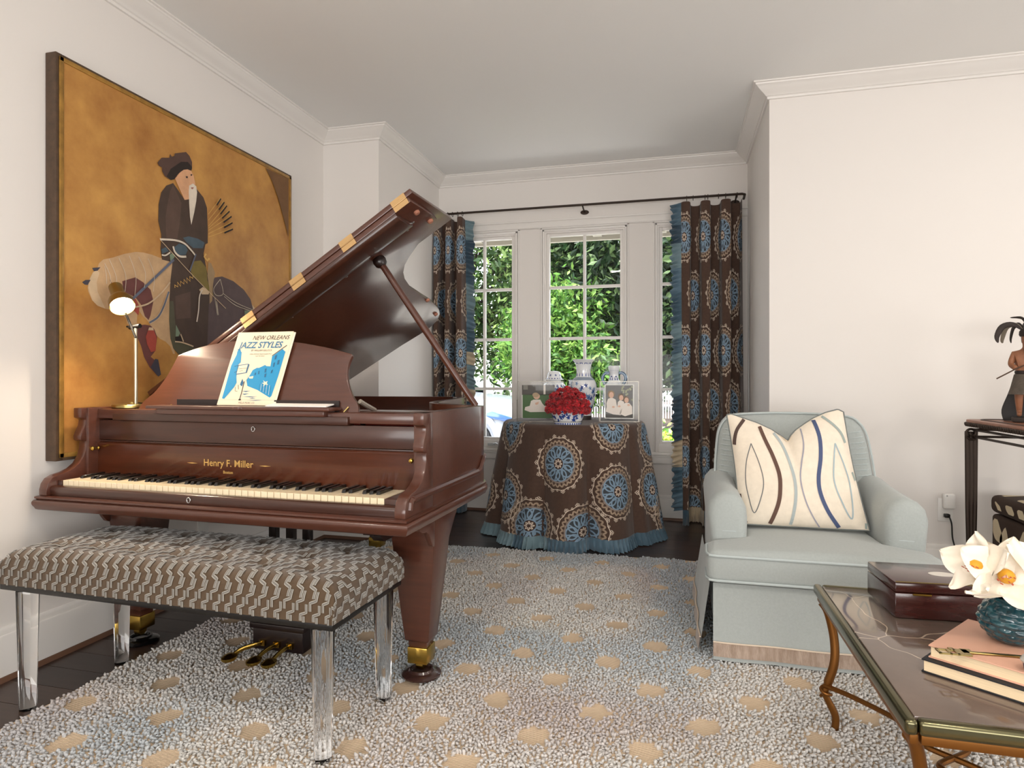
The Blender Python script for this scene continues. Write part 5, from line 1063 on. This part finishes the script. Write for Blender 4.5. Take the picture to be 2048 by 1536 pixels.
# books
def book(name, label, loc, rz, w, d, h, cm, pm):
    b = thing(name, label, 'book', loc, rz, 'books stacked on the coffee table')
    g = G().box(-w/2, w/2, -d/2, d/2, 0, .003).box(-w/2, w/2, -d/2, d/2, h-.003, h)
    g.box(-w/2, w/2, d/2-.003, d/2, 0, h); g.obj('cover', cm, b, bevel=.001)
    G().box(-w/2+.004, w/2-.004, -d/2+.004, d/2-.004, .003, h-.003).obj('pages', pm, b); return b
PG = mat('book_pages', '#dfc9a6', .8, var=.1, vscale=40, stretch=(.3, .3, 20))
AB = R(-38)
cx_, cy_ = .735, 1.60
book('hardback_book', 'navy black hardback book under the pink book', (cx_-.004, cy_-.006, CT+.0135), AB, .40-.09, .26, .029, mat('navy_cover', '#15181f', .5), PG)
book('hardback_book', 'pale pink hardback book on top of the coffee table stack', (cx_+.004, cy_+.004, CT+.0428), AB, .295, .25, .028, mat('pink_cover', '#d5a58d', .55), PG)
BT = CT+.0712
vz = thing('flower_vase', 'small dimpled teal glazed vase on the pink book', 'vase', (.735, 1.665, BT))
def vS(u, v):
    pr_ = [(0, .030), (.03, .034), (.12, .046), (.3, .058), (.5, .062), (.7, .056), (.85, .045), (.95, .036), (1, .034)]
    r = float(np.interp(v, [p[0] for p in pr_], [p[1] for p in pr_])); row = v*7; k = u*13+.5*(int(row) % 2)
    dim = math.sin(math.pi*(row-int(row)))*abs(math.sin(math.pi*k)); r += .0045*dim*(1 if .04 < v < .93 else 0)
    return (r*math.cos(2*math.pi*u), r*math.sin(2*math.pi*u), .098*v)
G().grid(vS, np.linspace(0, 1, 129)[:-1], np.linspace(0, 1, 91), wrap=True).lathe([(.030, .0005), (0, .0005)], 16).obj('body', mat('teal_glaze', '#0a2c38', .08, coat=.8, col2='#1a505a', vscale=60, var=.1), vz, smooth=70)
orc = thing('orchid_bloom', 'cream orchid blossoms with yellow throats in the teal vase', 'flower', (.735, 1.665, BT+.094))
PT = mat('orchid_petal', '#efe6d6', .55, sheen=.2, var=.05, vscale=20); YL = mat('orchid_throat', '#d79a24', .5); PK = mat('orchid_fleck', '#b5503a', .6)
def petal(base, dirv, up, L0, w, cup, name='petal', m=PT):
    d = Vector(dirv).normalized(); upv = Vector(up); upv = (upv-d*upv.dot(d)).normalized(); s = d.cross(upv)
    def f(u, v):
        ww = w*math.sin(math.pi*min(1, .06+v*.93))**.75*(1-.18*v); a = (u-.5)*2
        return tuple(Vector(base)+d*(L0*v)+s*(ww*a)+upv*(cup*v*v*L0+.22*ww*a*a*(1 if cup > 0 else -1)+.004*math.sin(9*v+4*a)))
    return G().grid(f, np.linspace(0, 1, 11), np.linspace(0, 1, 13)).obj(name, m, orc, smooth=80)
def bloom(c, face, rot, sz):
    c = Vector(c); fz = Vector(face).normalized(); a = fz.cross(Vector((0, 0, 1))).normalized(); b = a.cross(fz)
    for k, (ang, L0, w) in enumerate(((90, .085, .030), (20, .090, .040), (160, .090, .040), (-55, .080, .028), (235, .080, .028))):
        t = R(ang+rot); petal(c, a*math.cos(t)+b*math.sin(t)+fz*.30, fz, L0*sz, w*sz, .12)
    g = G().lathe([(0, 0), (.010*sz, .006), (.015*sz, .018), (.012*sz, .03), (.004, .036)], 14, M=fz.to_track_quat('Z', 'Y').to_matrix().to_4x4(), c=c); g.obj('throat', YL, orc, smooth=60)
    petal(c, fz*1.0+b*-.5, b, .036*sz, .015*sz, .3, 'lip', mat('orchid_lip', '#e6b39c', .5))
    r = random.Random(5); g = G()
    for k in range(16):
        p = c+fz*(.012+.022*r.random())+b*(-.002-.016*r.random())*sz+a*r.uniform(-.014, .014)*sz; g.tube([p, p+fz*.006+a*.002], .0011, 5)
    g.obj('flecks', PK, orc)['kind'] = 'stuff'
G().tube([(0, 0, -.08), (0, 0, .0), (.0, -.01, .04)], .004, 8).obj('stem', mat('stem_green', '#6f8a45', .6), orc)
bloom((-.022, -.03, .052), (-.35, -.75, .55), 8, 1.12); bloom((-.058, .0, .062), (-.8, -.4, .5), -15, 1.0); bloom((.05, .0, .055), (.35, -.7, .6), 20, 1.2); bloom((.01, .045, .06), (0, .3, .9), 40, 1.1)
petal((-.01, -.03, .02), (-.95, -.35, -.02), (0, 0, 1), .115, .030, .10); petal((.02, -.04, .02), (.3, -.9, .05), (0, 0, 1), .085, .034, .10); petal((0, .02, .03), (-.3, .5, .9), (-.5, -.5, .2), .10, .04, .1)
bmk = thing('brass_paper_knife', 'brass paper knife with fretwork end on the pink book', 'paper knife', (.60, 1.565, BT+.0005), R(2))
g = G()
for a in ((-.05, -.02, .004, .008), (-.05, -.045, -.018, .008), (-.03, -.025, -.018, .004), (-.05, -.01, -.018, -.013), (-.015, .012, -.018, .012), (.0, .02, -.006, .016), (-.022, -.012, .004, .018)): g.box(a[0], a[1], a[2], a[3], 0, .003)
g.obj('fretwork', OLDBRASS, bmk); G().box(.012, .15, -.004, .004, 0, .004).obj('blade', OLDBRASS, bmk, bevel=.001)
tin = thing('round_trinket_box', 'small round dark blue trinket box on the pink book', 'box', (.708, 1.497, BT+.0005))
G().lathe([(0, 0), (.020, 0), (.024, .004), (.026, .018), (0, .018)], 24).obj('base', mat('trinket_blue', '#1f2a4a', .3), tin)
G().lathe([(.029, .0185), (.030, .022), (.026, .028), (.012, .033), (0, .034)], 24).obj('lid', mat('trinket_lid', '#c8c4bd', .3, .3), tin)
# ------------------------------------------------------------------ console table with figure, ottoman, outlet
CZT = .88
con = thing('console_table', 'dark iron console table with copper top and scrolled legs', 'table', (1.39, 3.64, 0))
CP = mat('copper_top', '#8f5f48', .4, .3, var=.2, vscale=6)
def rr2(x0, x1, y0, y1, r): return [(cx+r*math.cos(R(a)), cy+r*math.sin(R(a))) for cx, cy, s in ((x1-r, y1-r, 0), (x0+r, y1-r, 90), (x0+r, y0+r, 180), (x1-r, y0+r, 270)) for a in range(s, s+91, 15)]
tpo = rr2(0, .44, -1.15, 0, .07)
G().prism(tpo, lambda a, b, t: (a, b, t), CZT-.014, CZT).obj('top', CP, con, bevel=.002)
G().tube([(x, y, CZT+.001) for x, y in rr2(.05, .39, -1.10, -.05, .05)], .003, 6, closed=True).obj('inlay_ring', IRON, con)
rp2 = []; per = [Vector(p) for p in tpo]; tot = []
for i in range(len(per)):
    a, b = per[i], per[(i+1) % len(per)]; tot.append((a-b).length)
bd = G().lathe([(0, -.011), (.007, -.009), (.009, 0), (.007, .009), (0, .011)], 8).obj('rope_bead', IRON, con)
s_ = 0; i = 0; cum = np.cumsum([0]+tot); nb_ = 150; fst = True
for k in range(nb_):
    d = cum[-1]*k/nb_; i = int(np.searchsorted(cum, d, 'right')-1); a, b = per[i], per[(i+1) % len(per)]; p = a.lerp(b, (d-cum[i])/max(tot[i], 1e-6)); tdir = (b-a).normalized()
    if p.x > .30 and p.y > -1.1 and p.y < -.05: continue
    o = bd if fst else dup(bd, con); fst = False; o.location = (p.x, p.y, CZT-.022); o.rotation_euler = (R(14), 0, math.atan2(tdir.y, tdir.x))
for z in (CZT-.050, CZT-.085):
    G().tube([(.035, -.035, z), (.405, -.035, z)], .006, 8).obj('rail', IRON, con); G().tube([(.035, -.035, z), (.035, -1.11, z)], .006, 8).obj('rail', IRON, con); G().tube([(.405, -.035, z), (.405, -1.11, z)], .006, 8).obj('rail', IRON, con)
for lx, ly in ((.032, -.032), (.408, -.032), (.032, -1.118), (.408, -1.118)):
    g = G(); 
    for dx in (-.016, 0, .016): g.tube([(lx+dx*1.1, ly, CZT-.06), (lx+dx, ly, .45), (lx+dx*.55, ly, .03), (lx+dx*.4, ly, 0)], [.0115, .0105, .009, .009], 8)
    lg = g.obj('leg', IRON, con)
    G().tube([(lx+(.003+.0030*t)*math.cos(t+2)-.004, ly-.016, CZT-.068+(.003+.0030*t)*math.sin(t+2)) for t in np.linspace(0, 9.5, 40)], .0062, 8).obj('scroll', IRON, lg)
fig = thing('carved_warrior', 'carved wooden warrior figure with feather headdress on the console', 'figurine', (1.572, 3.42, CZT+.001), R(-20))
FW_ = mat('carved_wood', '#8a5a3e', .55, var=.25, vscale=20); FDK = mat('carved_dark', '#2d2420', .7, var=.3, vscale=30); FGR = mat('carved_grey', '#5a5148', .85, var=.3, vscale=40, bump=.5, bscale=120)
G().box(-.055, .06, -.05, .05, 0, .022).obj('plinth', FDK, fig, bevel=.004)
me = bpy.data.meshes.new('body'); vs3 = [(0, 0, .20), (0, 0, .25), (0, -.004, .30), (0, -.004, .335), (0, -.006, .352), (0, -.012, .385), (0, -.010, .41), (-.028, .0, .17), (-.030, -.004, .11), (-.028, .004, .045), (-.030, -.022, .030), (.028, .0, .17), (.030, -.004, .11), (.028, .004, .045), (.030, -.022, .030), (-.048, 0, .315), (-.062, -.012, .265), (-.040, -.045, .245), (.048, 0, .315), (.062, -.010, .262), (.045, -.045, .25)]
ed = [(0,1),(1,2),(2,3),(3,4),(4,5),(5,6),(0,7),(7,8),(8,9),(9,10),(0,11),(11,12),(12,13),(13,14),(2,15),(15,16),(16,17),(2,18),(18,19),(19,20)]
me.from_pydata(vs3, ed, []); fo = bpy.data.objects.new('body', me); COL.objects.link(fo); fo.parent = fig; me.materials.append(FW_)
mo = fo.modifiers.new('s', 'SKIN'); rad = [.036, .036, .040, .022, .016, .026, .020, .021, .018, .011, .010, .021, .018, .011, .010, .017, .013, .012, .017, .013, .012]
for i, r in enumerate(rad): me.skin_vertices[0].data[i].radius = (r, r); me.skin_vertices[0].data[i].use_root = (i == 0)
ms_ = fo.modifiers.new('u', 'SUBSURF'); ms_.levels = 2; ms_.render_levels = 2
G().lathe([(.040, .225), (.048, .22), (.066, .14), (.070, .128), (.064, .128), (.045, .21)], 24).obj('kilt', FGR, fig)
G().lathe([(.043, .222), (.046, .226), (.046, .236), (.042, .238)], 24).obj('belt', FDK, fig)
G().prism([(-.004, .392), (-.042, .385), (-.046, .372), (-.040, .366), (-.044, .356), (-.034, .345), (-.002, .350)], lambda a, b, t: (t, a*.85-.004, b), -.008, .008).obj('nose_and_lips', FW_, fig, bevel=.003)
G().lathe([(0, -.03), (.012, -.02), (.016, 0), (.010, .012), (0, .016)], 12, c=(0, -.032, .338)).obj('beard', FDK, fig)
for sx in (-1, 1): G().lathe([(0, -.004), (.0045, 0), (0, .004)], 8, c=(sx*.010, -.036, .392)).obj('eye', FDK, fig)
G().lathe([(.027, .395), (.031, .402), (.030, .418), (.022, .430), (0, .434)], 20, c=(0, -.010, 0)).obj('cap', FDK, fig)
rw = random.Random(8)
for k in range(16):
    az = 2*math.pi*k/16+.1
    if math.sin(az) < -.35: continue
    L0 = rw.uniform(.09, .13); dx, dy = math.cos(az), math.sin(az); c0 = Vector((dx*.018, dy*.018-.01, .425))
    P = bez([c0, c0+Vector((dx*.035, dy*.035, .028)), c0+Vector((dx*.075, dy*.075, .018)), c0+Vector((dx*.095, dy*.095, -.02-.02*rw.random())), c0+Vector((dx*.092, dy*.092, -.055))], 4)
    G().tube(P, [.002+.010*math.sin(math.pi*i/(len(P)-1))**.8 for i in range(len(P))], 8, flat=.25).obj('feather', FDK if k % 3 else mat('feather_pale', '#8a8071', .8), fig)
for k in range(3):
    a0 = k*2.0+2.6; c0 = Vector((0, -.01, .435)); G().tube(bez([c0, c0+Vector((math.cos(a0)*.02, math.sin(a0)*.02, .045)), c0+Vector((math.cos(a0)*.07, math.sin(a0)*.07, .052))], 5), [.002, .003, .004, .005, .006, .006, .006, .005, .004, .003, .001], 8, flat=.3).obj('feather', FDK, fig)
G().tube([(-.115, -.052, .20), (-.04, -.046, .248), (.06, -.045, .30)], .003, 8).obj('spear', mat('spear_wood', '#4a3526', .6), fig)
mk = G().prism([tuple(p)[:2] for p in bez([(-.085, 0, 0), (-.092, .05, 0), (-.07, .12, 0), (-.04, .20, 0), (.0, .215, 0), (.05, .20, 0), (.08, .12, 0), (.09, .05, 0), (.08, 0, 0)], 4)], lambda a, b, t: (a, t+.1*b, b), 0, .012).obj('black_shield', mat('shield_black', '#1a1514', .5), None, bevel=.003)
mk.location = (1.605, 3.50, CZT+.001); mk.rotation_euler = (0, 0, R(-20)); tag(mk, 'black carved panel leaning behind the warrior figure', 'carving')
ott = thing('print_ottoman', 'brown and cream animal print cube ottoman under the console', 'ottoman', (1.545, 3.70, 0))
OB = mat('ottoman_brown', '#3d2c22', .85, bump=.1, bscale=300); OCR = mat('ottoman_cream', '#d8c8a9', .85)
rbox('body', OB, ott, 0, .225, -.46, 0, .02, .405, .02, seg=4); lid_ = rbox('lid', OB, ott, -.006, .231, -.466, .006, .41, .50, .03, seg=4)
r = random.Random(31)
def patch(g, fn, cx, cy, w, h, tilt):
    P = []
    for k in range(20):
        t = 2*math.pi*k/20; a = 2.6*w*math.cos(t)*(1+.25*math.sin(2*t+tilt*3)); b = 1.15*h*math.sin(t)*(1+.15*math.cos(3*t)); P.append((cx+a*math.cos(tilt)-b*math.sin(tilt)+.25*w*math.sin(b*12), cy+a*math.sin(tilt)+b*math.cos(tilt)))
    g.add([fn(a, b) for a, b in P], [tuple(range(20))])
g = G()
for cx, cy, w, h, tl in ((-.42, .20, .022, .10, .1), (-.33, .24, .02, .12, -.15), (-.24, .16, .025, .10, .3), (-.15, .24, .02, .10, -.1), (-.07, .15, .022, .07, .4), (-.06, .33, .02, .05, -.3), (-.28, .07, .05, .02, .2), (-.39, .36, .02, .03, .5)): patch(g, lambda a, b: (-.0012, max(min(a, -.022), -.44), max(min(b, .385), .04)), cx, cy, w, h, tl)
for cx, cy, w, h, tl in ((.06, .2, .02, .10, .2), (.15, .15, .022, .09, -.3), (.2, .3, .02, .07, .2)): patch(g, lambda a, b: (max(min(a, .205), .02), .0012, max(min(b, .385), .04)), cx, cy, w, h, tl)
g.obj('animal_print', OCR, ott, smooth=0, fix=False)['kind'] = 'stuff'
g = G()
for cx, cy, w, h, tl in ((-.40, .455, .014, .024, .2), (-.30, .455, .012, .026, -.2), (-.20, .455, .014, .022, .1), (-.09, .450, .012, .012, .6)): patch(g, lambda a, b: (-.0072, max(min(a, -.03), -.44), max(min(b, .475), .435)), cx, cy, w, h, tl)
for cx, cy, w, h, tl in ((.06, -.05, .03, .012, .3), (.16, -.12, .02, .05, .7), (.08, -.22, .03, .05, .2), (.2, -.3, .02, .06, -.4), (.10, -.38, .04, .02, .1)): patch(g, lambda a, b: (max(min(a, .20), .025), max(min(b, -.03), -.43), .5012), cx, cy, w, h, tl)
g.obj('animal_print', OCR, lid_, smooth=0, fix=False)['kind'] = 'stuff'
pl = thing('wall_outlet', 'white wall outlet plate beside the console leg', 'outlet', (1.409, JY, .376))
G().box(-.036, .036, -.007, 0, -.062, .062).obj('plate', WHITEP, pl, bevel=.003)
G().box(-.016, .016, -.009, -.006, -.042, -.012).obj('socket', mat('socket_white', '#dcd9d4', .4), pl, bevel=.002)
ad = thing('plug_adapter', 'white rounded plug in adapter on the wall outlet', 'adapter', (1.418, JY-.0095, .425))
G().box(-.028, .028, -.032, 0, -.040, .042).obj('case', WHITEP, ad, bevel=.010, seg=4); G().lathe([(0, 0), (.004, 0), (.004, .001), (0, .001)], 12, c=(-.014, -.0325, .032), M=Matrix.Rotation(R(90), 4, 'X')).obj('button', mat('adapter_grey', '#a9a7a3', .4), ad)
pc_ = thing('power_cord', 'black plug and power cord hanging from the wall outlet', 'cord', (1.41, JY-.0095, .348))
G().box(-.013, .013, -.026, 0, -.010, .010).obj('plug', BLACK, pc_, bevel=.004)
G().tube(bez([(.008, -.022, -.004), (.016, -.030, -.04), (.022, -.028, -.12), (.045, -.03, -.20), (.080, -.05, -.28), (.10, -.09, -.338), (.12, -.15, -.343)], 6), .0038, 8).obj('cord', BLACK, pc_)
o = G().box(0, .006, -.036, .036, -.058, .058).obj('outlet_plate', WHITEP, None, bevel=.002); o.location = (WX, 2.74, .33); tag(o, 'small white outlet plate low on the wall under the piano', 'outlet')
